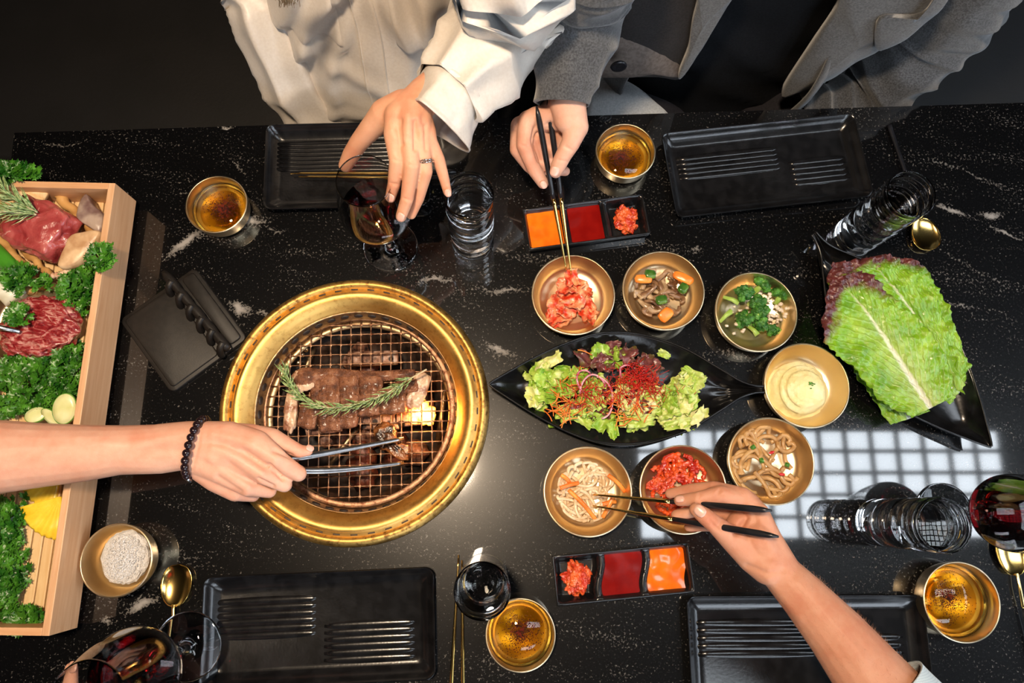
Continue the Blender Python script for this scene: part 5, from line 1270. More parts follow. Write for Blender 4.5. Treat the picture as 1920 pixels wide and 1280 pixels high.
for i, (apex, r_, a0, a1, z, lb) in enumerate((((113, 930), 82, 80, 165, ZF + .012, 'yellow fan-shaped pineapple slice below the forearm'), ((112, 880), 80, 100, 178, ZF + .006, 'yellow pineapple slice mostly hidden under the forearm'))):
    n = 26; top_ = [P(*apex, z)]; 
    for k_ in range(n + 1):
        a = math.radians(a0 + (a1 - a0) * k_ / n); rr_ = r_ * (1 + .02 * math.sin(k_ * 2.4)); top_.append(P(apex[0] + rr_ * math.cos(a), apex[1] + rr_ * math.sin(a), z))
    c = top_[0]; v = []; f = []; m1 = len(top_)
    for dz in (0, -.009):
        for k_, q in enumerate(top_):
            for s_ in ((.0,) if k_ == 0 else (.25, .5, .75, 1.0)):
                pass
    for side, dz in ((0, 0), (1, -.009)):
        for s_ in (.02, .25, .5, .75, .95, 1.0):
            for k_ in range(1, m1):
                d = top_[k_] - c; a = k_ / (m1 - 1) * 26
                v.append(d * s_ + Vector((0, 0, dz + (.0010 * math.sin(a * 2.2) * s_ * (0 if side else 1)) - (.0015 if s_ == 1.0 and not side else 0))))
    w = m1 - 1; N = 6 * w
    for r2 in range(5):
        for k_ in range(w - 1):
            a = r2 * w + k_; f.append((a, a + 1, a + w + 1, a + w)); f.append((N + a, N + a + w, N + a + w + 1, N + a + 1))
    for k_ in range(w - 1): a = 5 * w + k_; f.append((a, a + 1, N + a + 1, N + a))
    for k_ in (0, w - 1):
        for r2 in range(5): a = r2 * w + k_; f.append((a, a + w, N + a + w, N + a))
    f.append((0, N, N + w - 1, w - 1))
    put('pineapple_slice', (v, f), MT['pine'], c, label=lb, cat='fruit')
# ---------------------------------------------------------------- people
def zc(p): return -(RC.transposed() @ (Vector(p) - Vector((0, 0, TZ + HC)))).z
def J(u, v, z, rpx):
    p = P(u, v, z); return (p, rpx * zc(p) / F_PX)
def PY(u, v, y, off=0):
    d = RC @ Vector(((u - 960) / F_PX, -(v - 640) / F_PX, -1)); t = y / d.y
    return Vector((d.x * t, y, TZ + HC + d.z * t))
def capsule(a, ra, b, rb, seg=20):
    v = []; f = []; d = (b - a); L = d.length
    if L < 1e-6: L = 1e-6; d = Vector((0, 0, 1e-6))
    d = d / L; s1 = d.orthogonal().normalized(); s2 = d.cross(s1); rings = []
    prof = [(-ra * math.cos(t), ra * math.sin(t)) for t in np.linspace(.05, PI / 2, 6)]
    prof += [(L * k_, ra + (rb - ra) * k_) for k_ in (.33, .66)] + [(L + rb * math.sin(t), rb * math.cos(t)) for t in np.linspace(0, PI / 2 - .05, 6)]
    for h, r in prof:
        for k_ in range(seg): th = 2 * PI * k_ / seg; v.append(a + d * h + (s1 * math.cos(th) + s2 * math.sin(th)) * r)
    n = len(prof)
    for i in range(n - 1):
        for k_ in range(seg): l = (k_ + 1) % seg; f.append((i * seg + k_, i * seg + l, (i + 1) * seg + l, (i + 1) * seg + k_))
    f.append(tuple(range(seg))[::-1]); f.append(tuple((n - 1) * seg + k_ for k_ in range(seg)))
    return v, f
def fuse(name, chains, mat_, parent, voxel=.0016, it=6, disp=None, sm=.5):
    """one continuous skin grown over tapered limbs"""
    mb = MB()
    for ch in chains:
        if len(ch) == 1: ch = [ch[0], (ch[0][0] + Vector((0, 0, .0001)), ch[0][1])]
        for (a, ra), (b, rb) in zip(ch, ch[1:]): mb.add(*capsule(a, ra, b, rb))
    org = parent.location.copy()
    me = bpy.data.meshes.new(name); me.from_pydata([tuple(Vector(q) - org) for q in mb.v], [], mb.f); me.update()
    o = bpy.data.objects.new(name, me); C.objects.link(o)
    md = o.modifiers.new('r', 'REMESH'); md.mode = 'VOXEL'; md.voxel_size = voxel; md.adaptivity = 0
    ms = o.modifiers.new('s', 'SMOOTH'); ms.factor = sm; ms.iterations = it
    bpy.context.view_layer.update(); dg = bpy.context.evaluated_depsgraph_get()
    m2 = bpy.data.meshes.new_from_object(o.evaluated_get(dg)); o.modifiers.clear(); o.data = m2; bpy.data.meshes.remove(me)
    m2.name = name
    if disp:
        n = len(m2.vertices); co = np.zeros(n * 3); no = np.zeros(n * 3); m2.vertices.foreach_get('co', co); m2.vertices.foreach_get('normal', no)
        co = co.reshape(-1, 3); no = no.reshape(-1, 3); d = disp(co + np.array(org), no); co = co + no * d[:, None]; m2.vertices.foreach_set('co', co.ravel()); m2.update()
    m2.polygons.foreach_set('use_smooth', [True] * len(m2.polygons)); m2.materials.clear(); m2.materials.append(mat_)
    o.parent = parent; return o
def pxnp(w):
    R_ = np.array(RC); c = (w - np.array((0, 0, TZ + HC))) @ R_; return np.stack([960 + F_PX * c[:, 0] / -c[:, 2], 640 - F_PX * c[:, 1] / -c[:, 2]], 1)
def ridges(lines):
    """raised tendons / pressed creases: (polyline in photograph pixels, width px, height m); only on surfaces facing up"""
    def fn(w, no):
        p = pxnp(w); out = np.zeros(len(w)); up = np.clip(no[:, 2] * 2.5, 0, 1)
        for pts, wd, h in lines:
            dm = np.full(len(w), 1e9)
            for a, b in zip(pts, pts[1:]):
                a = np.array(a, float); b = np.array(b, float); ab = b - a; t = np.clip(((p - a) @ ab) / (ab @ ab), 0, 1); dm = np.minimum(dm, np.linalg.norm(p - a - t[:, None] * ab, axis=1))
            out += 1.45 * h * np.exp(-(dm / wd) ** 2) * up
        return out
    return fn
def skin(name, c1, c2, c3):
    g = G(name); n1 = g.noise(22, 4, .6); n2 = g.noise(160, 4, .6)
    c = g.ramp(n1, [(.32, c1), (.52, c2), (.70, c3)]); c = g.mix(g.math('MULTIPLY', g.ramp(n2, [(.35, 0), (.75, 1)]), .22), c, c3)
    g.set(col=c, rough=.52, sss=.12, sssr=(1, .35, .2), ssss=.006, spec=.3)
    g.bump(g.math('ADD', g.voro(900), g.noise(300, 3)), .18, .0005); return g.m
MT['skin_w'] = skin('skin_warm', (.66, .36, .23), (.62, .31, .19), (.57, .24, .14))
MT['skin_p'] = skin('skin_pale', (.68, .40, .29), (.64, .34, .24), (.59, .26, .17))
MT['skin_r'] = skin('skin_ruddy', (.60, .31, .20), (.56, .26, .16), (.50, .19, .11))
MT['nail'] = simple('fingernail', (.62, .34, .26), (.68, .40, .32), 40, rough=.3, coat=.2)
def nail(parent, p, d, up_, w=.0052, l=.0062):
    """small curved plate lying on the fingertip; d points to the tip, up_ away from the finger"""
    d = Vector(d).normalized(); up_ = (Vector(up_) - d * Vector(up_).dot(d)).normalized(); s_ = d.cross(up_); v = []; f = []
    for side in (0, 1):
        for i in range(7):
            for j in range(7):
                x, y = -1 + i / 3, -1 + j / 3; m = max(abs(x), abs(y)); r_ = math.hypot(x, y) or 1; k_ = (m / r_) ** .7
                X, Y = x * k_ * w, y * k_ * l; v.append(Vector(p) - parent.location + s_ * X + d * Y + up_ * (-(X / w) ** 2 * w * .30 - (Y / l) ** 2 * .0006 - (.0008 if side else 0)))
    for i in range(6):
        for j in range(6): a = i * 7 + j; f.append((a, a + 7, a + 8, a + 1)); f.append((49 + a, 49 + a + 1, 49 + a + 8, 49 + a + 7))
    ed = [i * 7 for i in range(7)] + [42 + j for j in range(1, 7)] + [i * 7 + 6 for i in range(5, -1, -1)] + [j for j in range(5, 0, -1)]
    for a, b in zip(ed, ed[1:] + ed[:1]): f.append((b, a, 49 + a, 49 + b))
    return meshobj('fingernail', v, f, MT['nail'], parent)
def ch(*pts): return [J(*p) for p in pts]

# --- arm from the left with tongs
tl = thing('person', 'bare arm reaching in from the left with a black bead bracelet, working the tongs', 'person', tuple(P(200, 850, 0)))
chains = [ch((-820, 960, .20, 100), (-560, 915, .15, 96), (-330, 880, .13, 92), (-160, 868, .125, 86), (0, 856, .12, 69), (80, 853, .115, 60), (160, 849, .11, 53), (230, 843, .105, 46)),
          ch((230, 843, .105, 46), (300, 833, .10, 38)), ch((230, 845, .105, 45), (300, 851, .10, 37)),
          ch((300, 832, .10, 38), (352, 824, .098, 35), (385, 824, .096, 35)), ch((300, 852, .10, 36), (350, 846, .094, 34), (385, 856, .092, 36)),
          ch((375, 822, .098, 33), (430, 818, .10, 29), (480, 830, .102, 25), (518, 858, .100, 19)),       # index metacarpal
          ch((375, 840, .097, 34), (430, 850, .098, 30), (492, 888, .096, 19)),
          ch((372, 858, .094, 32), (420, 880, .091, 29), (465, 912, .086, 19)),
          ch((370, 868, .088, 28), (405, 898, .082, 24), (441, 922, .076, 18)),
          ch((400, 850, .080, 34), (450, 870, .082, 30)),
          ch((518, 860, .100, 19), (560, 888, .080, 15), (560, 884, .060, 13), (540, 872, .056, 11)),      # index
          ch((492, 888, .096, 19), (533, 908, .078, 15), (530, 902, .056, 13), (505, 890, .052, 11)),      # middle
          ch((465, 912, .086, 18), (505, 920, .066, 13.5), (500, 912, .048, 12), (478, 900, .046, 10)),      # ring
          ch((441, 922, .076, 17), (474, 928, .056, 13), (470, 918, .042, 11), (455, 905, .042, 9)),       # little finger
          ch((420, 818, .088, 27), (470, 818, .084, 24), (510, 822, .080, 20), (545, 838, .076, 14.5), (562, 846, .074, 12.5), (577, 845, .072, 10))]  # thumb
fuse('arm_and_hand', chains, MT['skin_p'], tl, .0015, 8,
     ridges([([(400, 815), (450, 825), (515, 858)], 9, .0012), ([(400, 838), (445, 858), (490, 885)], 9, .0013), ([(395, 862), (430, 890), (465, 910)], 8, .0012), ([(455, 845), (500, 880)], 8, -.0014), ([(430, 870), (475, 905)], 8, -.0016), ([(410, 895), (450, 922)], 6, -.0014),
             ([(150, 822), (250, 838), (340, 812)], 12, .0010), ([(505, 872), (530, 897)], 4, -.002), ([(485, 898), (512, 912)], 4, -.002), ([(515, 845), (545, 855)], 5, -.0016), ([(375, 795), (372, 835), (360, 880)], 4, -.0006)]))

nail(tl, P(582, 839, .080), P(590, 846, .07) - P(570, 838, .076), (0.15, .45, 1), .0040, .0048)
bc = P(369, 839, .0945); ha = (P(385, 786, .0945) - P(354, 893, .0945)) / 2; nbd = 24
br = bpy.data.objects.new('bead_bracelet', None); C.objects.link(br); br.parent = tl; br.location = bc - tl.location; br['label'] = 'bracelet of round black beads'
MT['bead'] = simple('black_bead', (.012, .006, .008), (.02, .010, .012), 40, rough=.08)
bead0 = None; vs, fs = lathe([(0.0002, -.0047)] + [(.0047 * math.cos(t), .0047 * math.sin(t)) for t in np.linspace(-1.4, 1.4, 12)] + [(.0002, .0047)], 20)
for i in range(nbd):
    a = 2 * PI * i / nbd; vert = Vector((.004, 0, .0335))
    q = ha * math.cos(a) * 1.02 + vert * math.sin(a)
    if bead0 is None: o = meshobj('bead', vs, fs, MT['bead'], br); bead0 = o
    else: o = bead0.copy(); link(o)
    o.location = q
ng = 40
vs, fs = tube([ha * math.cos(2 * PI * i / ng) * 1.0 + Vector((.004, 0, .033)) * math.sin(2 * PI * i / ng) for i in range(ng + 1)], .0007, 6); meshobj('cord', vs, fs, MT['bead'], br)
vs, fs = tube([Vector(), Vector((.003, -.004, -.006))], .0022, 10); o = meshobj('silver_charm', vs, fs, MT['steel'], br); o.location = -ha * 1.05 + Vector((0, 0, .006))
# tongs
tg = thing('tongs', 'thin steel tongs held over the grill grate', 'tongs', tuple(P(560, 868, .06)))
O_ = tg.location
MT['tong'] = simple('tong_steel', (.26, .25, .25), (.36, .35, .35), 60, rough=.28, metal=1)
for (pts, nm) in ((((440, 858, .078), (500, 862, .074), (555, 858, .064), (640, 844, .036), (757, 822, -.006)), 'upper_arm'), (((440, 858, .078), (500, 872, .066), (565, 882, .050), (650, 880, .026), (757, 868, -.008)), 'lower_arm')):
    path = [Vector(q) - O_ for q in spline([tuple(P(*q)) for q in pts], 8)]; n = len(path)
    vs, fs = tube(path, [.0040 if i < n * .6 else .0040 - .0018 * (i - n * .6) / (n * .4) for i in range(n)], 12, flat=.42, up=(0, 0, 1)); meshobj(nm, vs, fs, MT['tong'], tg)

# --- lower right arm with chopsticks
tr = thing('person', 'hairy forearm with pale blue cuff holding chopsticks over the radish bowl', 'person', tuple(P(1460, 1080, 0)))
chains = [ch((1790, 1470, .16, 92), (1700, 1350, .15, 80), (1630, 1266, .14, 68), (1570, 1190, .13, 56), (1510, 1122, .12, 45), (1474, 1084, .115, 39)),
          ch((1474, 1084, .115, 38), (1442, 1048, .115, 37), (1420, 1010, .118, 34)), ch((1466, 1072, .115, 36), (1440, 1010, .118, 26), (1424, 960, .122, 18)),
          ch((1440, 1050, .110, 36), (1400, 1000, .108, 34), (1405, 965, .112, 28)),
          ch((1424, 962, .113, 18), (1404, 940, .115, 19), (1352, 926, .121, 16.5), (1308, 935, .121, 13.5), (1274, 938, .109, 11)),   # index
          ch((1420, 960, .118, 20), (1394, 930, .118, 17), (1338, 914, .112, 13), (1294, 917, .094, 11), (1256, 925, .078, 9.5)),       # middle
          ch((1404, 985, .104, 24), (1362, 960, .092, 15), (1312, 955, .076, 12), (1268, 966, .064, 10.5)),                              # ring
          ch((1404, 1010, .094, 22), (1360, 985, .078, 13), (1322, 985, .068, 11), (1292, 987, .060, 9.5)),                              # little
          ch((1440, 1060, .118, 36), (1412, 1042, .114, 32), (1376, 1012, .120, 25), (1342, 984, .130, 17.5), (1320, 966, .132, 16), (1305, 955, .130, 13)),   # thumb
          ch((1420, 1010, .112, 34), (1390, 985, .108, 28))]
fuse('arm_and_hand', chains, MT['skin_r'], tr, .0015, 7,
     ridges([([(1330, 975), (1345, 990), (1352, 978)], 3, -.0010), ([(1336, 985), (1350, 995)], 3, -.0008), ([(1380, 1000), (1400, 970), (1385, 955)], 6, -.0028), ([(1425, 985), (1445, 1030)], 7, .001), ([(1350, 918), (1344, 930)], 3, -.0008), ([(1311, 926), (1308, 942)], 3, -.0007),
             ([(1400, 1060), (1440, 1075), (1470, 1070)], 5, -.0012), ([(1500, 1090), (1560, 1160), (1620, 1240)], 12, .0009), ([(1440, 1085), (1500, 1160)], 9, .0009)]))
nail(tr, P(1312, 958, .1440), P(1296, 946, .136) - P(1320, 966, .140), (-.12, -.25, 1), .0058, .0068)
nail(tr, P(1274, 934, .1175), P(1262, 936, .108) - P(1290, 934, .115), (0, .35, 1), .0040, .0052)
# cuff of the pale blue shirt
g = G('blue_check_cloth'); ck = g.math('MAXIMUM', g.wave(160, 0, 0, dirn='X'), g.wave(160, 0, 0, dirn='Y')); g.set(col=g.mix(g.ramp(ck, [(.80, 0), (.95, 1)]), (.56, .64, .68), (.40, .50, .56)), rough=.85, sheen=.2); MT['bluecloth'] = g.m
def sleeve(name, secs, m, parent, n=60, seg=72, fold=.004, k=9.0, seed=0, th=.0016, hem=True, axialfold=0.0, warp=1.0, up=(0, 0, 1)):
    """secs: (centre, horizontal radius, vertical radius); open tube of cloth with folds"""
    q = spline([(*c, a, b) for c, a, b in secs], max(2, n // (len(secs) - 1))); N = len(q); org = parent.location
    v = []; f = []; cen = [Vector(x[:3]) for x in q]; s_ = 0; prev = None
    rings = []
    for i, x in enumerate(q):
        t = (cen[min(N - 1, i + 1)] - cen[max(0, i - 1)]).normalized(); a = Vector(up) - t * Vector(up).dot(t)
        a.normalize(); b = t.cross(a); 
        if i: s_ += (cen[i] - cen[i - 1]).length
        ring = []
        for j in range(seg):
            th_ = 2 * PI * j / seg; dirn = a * math.cos(th_) * x[4] + b * math.sin(th_) * x[3]; pnt = cen[i] + dirn
            w = mnoise.noise(pnt * 9 + Vector((seed, 0, 0))) * 3.0 * warp
            ph = s_ * k * 2 * PI + w + 1.2 * math.sin(th_ + seed)
            amp_ = .5 + .5 * mnoise.noise(pnt * 7 + Vector((0, seed, 3)))
            fo = fold * (1 - abs(math.sin(ph * .5)) * 1.6 + .3) * amp_ * 1.3
            fo += fold * 1.0 * mnoise.noise(pnt * 16 + Vector((seed, seed, 0)))
            if axialfold: fo += axialfold * (1 - abs(math.sin(th_ * 3.5 + 2.5 * mnoise.noise(pnt * 6 + Vector((9, seed, 0)))) ) * 1.7)
            e = min(1, (N - 1 - i) / 4); ring.append(pnt + dirn.normalized() * fo * (.35 + .65 * e))
        rings.append(ring)
    inner = []
    if hem:
        last = rings[-1]; cN = cen[-1]
        rings.append([cN + (p - cN) * .97 for p in last]); 
        for kk in (2, 5, 9, 14): rings.append([cen[N - kk] + (p - cen[N - kk]) * (1 - th / .045) * .97 for p in rings[N - kk]])
    for ring in rings: v += [p - org for p in ring]
    for i in range(len(rings) - 1):
        for j in range(seg): l = (j + 1) % seg; f.append((i * seg + j, i * seg + l, (i + 1) * seg + l, (i + 1) * seg + j))
    f.append(tuple(range(seg))[::-1])
    return meshobj(name, v, f, m, parent)
def sec(u, v, z, a, b):
    p = P(u, v, z); s_ = zc(p) / F_PX; return (tuple(p), a * s_, b * s_)
sleeve('shirt_cuff', [sec(1850, 1530, .17, 112, 112), sec(1780, 1440, .16, 104, 104), sec(1720, 1365, .152, 94, 96), sec(1676, 1308, .146, 84, 84), sec(1661, 1290, .144, 82, 82)], MT['bluecloth'], tr, fold=.0012, k=6, seed=3)
sleeve('rolled_sleeve', [sec(-1150, 1010, .26, 135, 135), sec(-900, 975, .22, 125, 125), sec(-640, 928, .165, 118, 118), sec(-520, 908, .147, 115, 115)], MT['bluecloth'], tl, fold=.004, k=6, seed=17)
# short arm hairs
mb = MB(); rh = random.Random(8); MT['hair'] = simple('arm_hair', (.30, .12, .05), (.46, .22, .10), 30, rough=.5)
arm = [o for o in tr.children if o.name.startswith('arm_and_hand')][0]; me_ = arm.data; nv = len(me_.vertices); ax_ = (P(1640, 1280, .13) - P(1480, 1090, .12)).normalized()
for k_ in range(6000):
    vtx = me_.vertices[rh.randrange(nv)]; w = vtx.co + tr.location; u, v = PX(w)
    if u < 1462 or v < 1060 or vtx.normal.z < .1: continue
    d = (vtx.normal * .42 - ax_ * .5 + Vector((rh.gauss(0, .35), rh.gauss(0, .35), 0))).normalized() * rh.uniform(.003, .0065); s_ = Vector((-d.y, d.x, 0)).normalized() * .00007
    mb.add([vtx.co - s_, vtx.co + s_, vtx.co + d], [(0, 1, 2)])
o = mb.obj('arm_hair', MT['hair'], tr, smooth=False); o['kind'] = 'stuff'

# --- cloth
def cloth(name, c1, c2, rough, sheen=.3, b=.2, bs=900, spec=.3, coat=0):
    g = G(name); g.set(col=g.ramp(g.noise(bs * .4, 2), [(.35, c1), (.65, c2)]), rough=rough, sheen=sheen, spec=spec, coat=coat, coatr=.35); g.bump(g.noise(bs, 2), b, .0005); return g.m
MT['satin'] = cloth('ivory_satin', (.56, .50, .44), (.60, .545, .485), .40, .15, .05, 700, .5)
MT['wool'] = cloth('grey_wool', (.034, .035, .038), (.078, .080, .085), .9, .35, .5, 1100)
MT['tee'] = cloth('black_cotton', (.004, .0045, .006), (.007, .008, .010), .85, .0, spec=.15)
MT['pants'] = cloth('dark_trousers', (.006, .0055, .008), (.011, .010, .014), .8, .02)
MT['napkin'] = cloth('pale_grey_cloth', (.36, .38, .40), (.46, .48, .50), .8, .2)

# --- woman in the white blouse
XW = P(716, 232, 0).x; YF = TY1 + .035
tw = thing('person', 'person in an ivory satin blouse with a stone ring, hand around a wine glass', 'person', (XW, YF + .11, .45))
def gauss(x, w): return math.exp(-(x / w) ** 2)
def wsurf(x, z, off=0.0):
    lean = .30 * max(0, z + .02)
    """front surface of the blouse: y for a given x offset and height above the table"""
    hw = .150 + .05 * smooth(.05, .45, z); q = max(-.999, min(.999, x / hw)); b = .125 + .02 * smooth(-.1, .25, z)
    y = YF + .125 - b * (1 - abs(q) ** 2.4) ** .5
    p = Vector((x * 6.5, 0, z * 4)); 
    y -= .016 * mnoise.noise(p + Vector((3, 0, 1))) + .007 * mnoise.noise(Vector((x * 13 + z * 9, 1, z * 4)))
    y -= .012 * gauss(x - .070, .045) * smooth(.06, .20, z) + .012 * gauss(x + .080, .045) * smooth(.10, .24, z)
    # drapes that fan from the chest to the waist
    for (x0, sl, w, h) in ((-.110, -.50, .013, .015), (-.070, -.62, .014, .018), (-.035, -.30, .010, .010), (.045, .05, .011, .013), (.080, .18, .014, .018), (.115, .30, .013, .014)):
        xx = x - (x0 + sl * (.12 - z)) - .006 * math.sin(z * 40 + x0 * 90); y -= h * (gauss(xx, w) - .45 * gauss(xx - w * 1.9, w)) * smooth(-.12, .0, z) * (1 - .6 * smooth(.14, .26, z))
    for (z0, sl, w, h) in ((.02, -.5, .016, .007), (-.04, .2, .018, .008)):
        zz = z - (z0 + sl * x); y -= h * gauss(zz, w)
    return y - off + lean
v = []; f = []; ni, nj = 110, 96
for i in range(ni + 1):
    z = -.26 + .74 * i / ni; hw = .150 + .05 * smooth(.05, .45, z); close = smooth(.40, .48, z)
    for j in range(nj):
        th_ = 2 * PI * j / nj; cx_, sy_ = math.cos(th_), math.sin(th_)
        if sy_ <= 0: x = hw * (1 if cx_ > 0 else -1) * abs(cx_) ** .9 * .998; y = wsurf(x, z)
        else: x = hw * (1 if cx_ > 0 else -1) * abs(cx_) ** .8; y = YF + .125 + .11 * sy_ + .30 * max(0, z + .02) + .006 * mnoise.noise(Vector((x * 9, 3, z * 7)))
        v.append((x * (1 - .75 * close), (y - tw.location.y) * (1 - .6 * close), TZ + z - tw.location.z))
for i in range(ni):
    for j in range(nj): l = (j + 1) % nj; f.append((i * nj + j, i * nj + l, (i + 1) * nj + l, (i + 1) * nj + j))
f.append(tuple(range(nj))[::-1]); f.append(tuple(ni * nj + j for j in range(nj)))
meshobj('blouse', v, f, MT['satin'], tw)
def patch(name, outline_fn, n1, n2, off, m, th=.0016):
    v = []; f = []
    for side in (0, 1):
        for i in range(n1 + 1):
            for j in range(n2 + 1):
                x, z = outline_fn(i / n1, j / n2); e = min(i, n1 - i, j, n2 - j); o_ = off * (1 if e > 0 else .1)
                v.append((x, wsurf(x, z, (o_ if side == 0 else -.002)) - tw.location.y, TZ + z - tw.location.z))
    m1 = n2 + 1; N = (n1 + 1) * m1
    for i in range(n1):
        for j in range(n2): a = i * m1 + j; f.append((a, a + m1, a + m1 + 1, a + 1)); f.append((N + a, N + a + 1, N + a + m1 + 1, N + a + m1))
    return meshobj(name, v, f, m, tw)
patch('button_placket', lambda s_, t_: (-.016 + .032 * s_ + .0015 * math.sin(t_ * 20), -.10 + .55 * t_), 10, 60, .0035, MT['satin'])
patch('placket_seam', lambda s_, t_: (-.0155 + .0020 * s_ + .0015 * math.sin(t_ * 20), -.10 + .55 * t_), 3, 60, .0052, MT['satin'])
patch('placket_seam', lambda s_, t_: (.0135 + .0020 * s_ + .0015 * math.sin(t_ * 20), -.10 + .55 * t_), 3, 60, .0052, MT['satin'])
patch('chest_pocket', lambda s_, t_: (.035 + .105 * s_, .085 + .014 * abs(s_ * 2 - 1) + (.14 - .014 * abs(s_ * 2 - 1)) * t_), 26, 26, .0042, MT['satin'])
patch('chest_pocket', lambda s_, t_: (-.140 + .105 * s_, .085 + .014 * abs(s_ * 2 - 1) + (.14 - .014 * abs(s_ * 2 - 1)) * t_), 26, 26, .0042, MT['satin'])
def W3(x, y, z, a, b=None): return ((XW + x, y, TZ + z), a, b or a)
# her right sleeve hangs at her side into the lap
sleeve('hanging_sleeve', [W3(-.165, YF + .25, .44, .05), W3(-.195, YF + .22, .32, .060), (tuple(PY(462, -60, YF + .15)), .050, .050), (tuple(PY(492, 0, YF + .12)), .046, .048), (tuple(PY(520, 80, YF + .08)), .042, .046), (tuple(PY(556, 160, YF + .05)), .046, .050), (tuple(PY(612, 240, YF + .03)), .042, .046)], MT['satin'], tw, n=110, fold=.0080, k=11, seed=2, axialfold=.006, up=(0, -1, 0))
# her left sleeve: down to the elbow at the right, then forward to the wine glass
e1, e2 = P(955, 20, .20), P(915, 80, .225)
sleeve('raised_sleeve', [W3(.175, YF + .25, .44, .05), (tuple(P(960, -115, .34)), .060, .060), (tuple(P(958, -20, .25)), .066, .066), (tuple(P(925, 60, .215)), .058, .060), (tuple(P(888, 118, .222)), .050, .052), (tuple(P(855, 158, .232)), .042, .044), (tuple(P(838, 176, .234)), .037, .040)],
       MT['satin'], tw, n=110, fold=.0085, k=12, seed=5, axialfold=.006, hem=False)
# deep turned cuff hanging open around the wrist
def opencuff(name, m, parent, c0, c1, r0, r1, ax_up, droop):
    v = []; f = []; n, seg = 26, 80; t = (c1 - c0).normalized(); a = Vector(ax_up); a = (a - t * a.dot(t)).normalized(); b = t.cross(a); rings = []
    for side in (0, 1):
        rng = range(n + 1) if side == 0 else range(n, -1, -1)
        for i in rng:
            s_ = i / n; ring = []
            for j in range(seg):
                th_ = 2 * PI * j / seg; ra = r0[0] + (r1[0] - r0[0]) * s_ ** .8; rb = r0[1] + (r1[1] - r0[1]) * s_ ** .8
                p = c0.lerp(c1, s_) + a * (math.cos(th_) * ra) + b * (math.sin(th_) * rb) + Vector(droop) * (s_ ** 1.5) * max(0, math.sin(th_)) 
                rad_ = (a * math.cos(th_) + b * math.sin(th_))
                wv_ = .0045 * s_ * math.sin(3 * th_ + 1.2) + .006 * mnoise.noise(p * 22) + .0025 * mnoise.noise(p * 60)
                step = .0018 * (1 if .10 < s_ < .16 or s_ > .93 else 0)
                ring.append(p + rad_ * (wv_ + step - (.0022 if side else 0)) - parent.location)
            rings.append(ring)
    for r_ in rings: v += r_
    for i in range(len(rings) - 1):
        for j in range(seg): l = (j + 1) % seg; f.append((i * seg + j, i * seg + l, (i + 1) * seg + l, (i + 1) * seg + j))
    return meshobj(name, v, f, m, parent)
opencuff('cuff', MT['satin'], tw, P(862, 150, .228), P(806, 226, .218), (.040, .036), (.050, .046), (0, 0, 1), P(872, 268, .15) - P(842, 236, .19))
chains = [ch((905, 85, .225, 44), (850, 145, .232, 40), (800, 178, .236, 36), (770, 205, .238, 34)),
          ch((770, 200, .238, 33), (748, 218, .238, 28), (737, 250, .236, 18)), ch((776, 206, .240, 33), (768, 228, .242, 26), (765, 252, .240, 18)), ch((784, 212, .238, 28), (788, 236, .236, 22), (789, 258, .234, 17)), ch((784, 216, .234, 26), (800, 245, .230, 18), (806, 266, .227, 14.5)),
          ch((737, 252, .236, 18), (745, 302, .228, 15.5), (739, 345, .207, 12.5), (732, 370, .191, 10)),
          ch((765, 252, .240, 18), (772, 310, .230, 15.5), (763, 374, .204, 12.5), (752, 406, .186, 10.5)),
          ch((789, 258, .234, 17), (798, 322, .218, 13.5), (784, 372, .190, 11.5), (771, 402, .172, 9.5)),
          ch((806, 264, .227, 14), (823, 300, .214, 12), (833, 336, .200, 10), (839, 360, .190, 8.2)),
          ch((756, 200, .234, 32), (722, 214, .224, 29), (698, 238, .210, 22), (674, 266, .190, 18), (658, 290, .172, 16), (647, 310, .158, 12.5)),
          ch((750, 230, .226, 24), (762, 240, .226, 24))]
fuse('hand', chains, MT['skin_w'], tw, .0014, 6,
     ridges([([(752, 262), (752, 240)], 8, .001), ([(735, 245), (741, 258)], 8, .0012), ([(765, 215), (766, 250)], 7, .0011), ([(782, 220), (789, 252)], 7, .001), ([(750, 225), (753, 270)], 5, -.0018), ([(778, 228), (779, 280)], 4, -.0018), ([(797, 236), (799, 280)], 4, -.0016), ([(738, 299), (752, 303)], 2.5, -.0005), ([(765, 308), (779, 311)], 2.5, -.0005), ([(733, 344), (746, 346)], 2.5, -.0006), ([(757, 372), (770, 376)], 2.5, -.0006)]))
nail(tw, P(731, 372, .2015), P(730, 380, .187) - P(737, 352, .205), (-.1, -.35, .8), .0046, .0056)
nail(tw, P(750, 408, .1975), P(747, 418, .182) - P(760, 385, .20), (-.1, -.35, .8), .0046, .0056)
nail(tw, P(840, 362, .1985), P(842, 372, .187) - P(835, 345, .197), (0, -.3, .8), .0036, .0045)
rg_ = bpy.data.objects.new('finger_ring', None); C.objects.link(rg_); rg_.parent = tw; rc_ = P(796, 302, .2225); rg_.location = rc_ - tw.location
MT['silverring'] = simple('silver', (.75, .73, .72), (.85, .84, .83), 60, rough=.12, metal=1)
rd_ = (P(798, 322, .218) - P(789, 258, .234)).normalized(); s1 = rd_.cross(Vector((0, 0, 1))).normalized(); s2 = s1.cross(rd_)
if s2.z < 0: s2 = -s2
for off in (-.0012, .0014):
    vs, fs = tube([rd_ * off + (s1 * math.cos(a) + s2 * math.sin(a)) * .0092 for a in np.linspace(0, 2 * PI, 33)], .0009, 8); meshobj('band', vs, fs, MT['silverring'], rg_)
MT['gem'] = glassmat('clear_stone', ior=2.2)
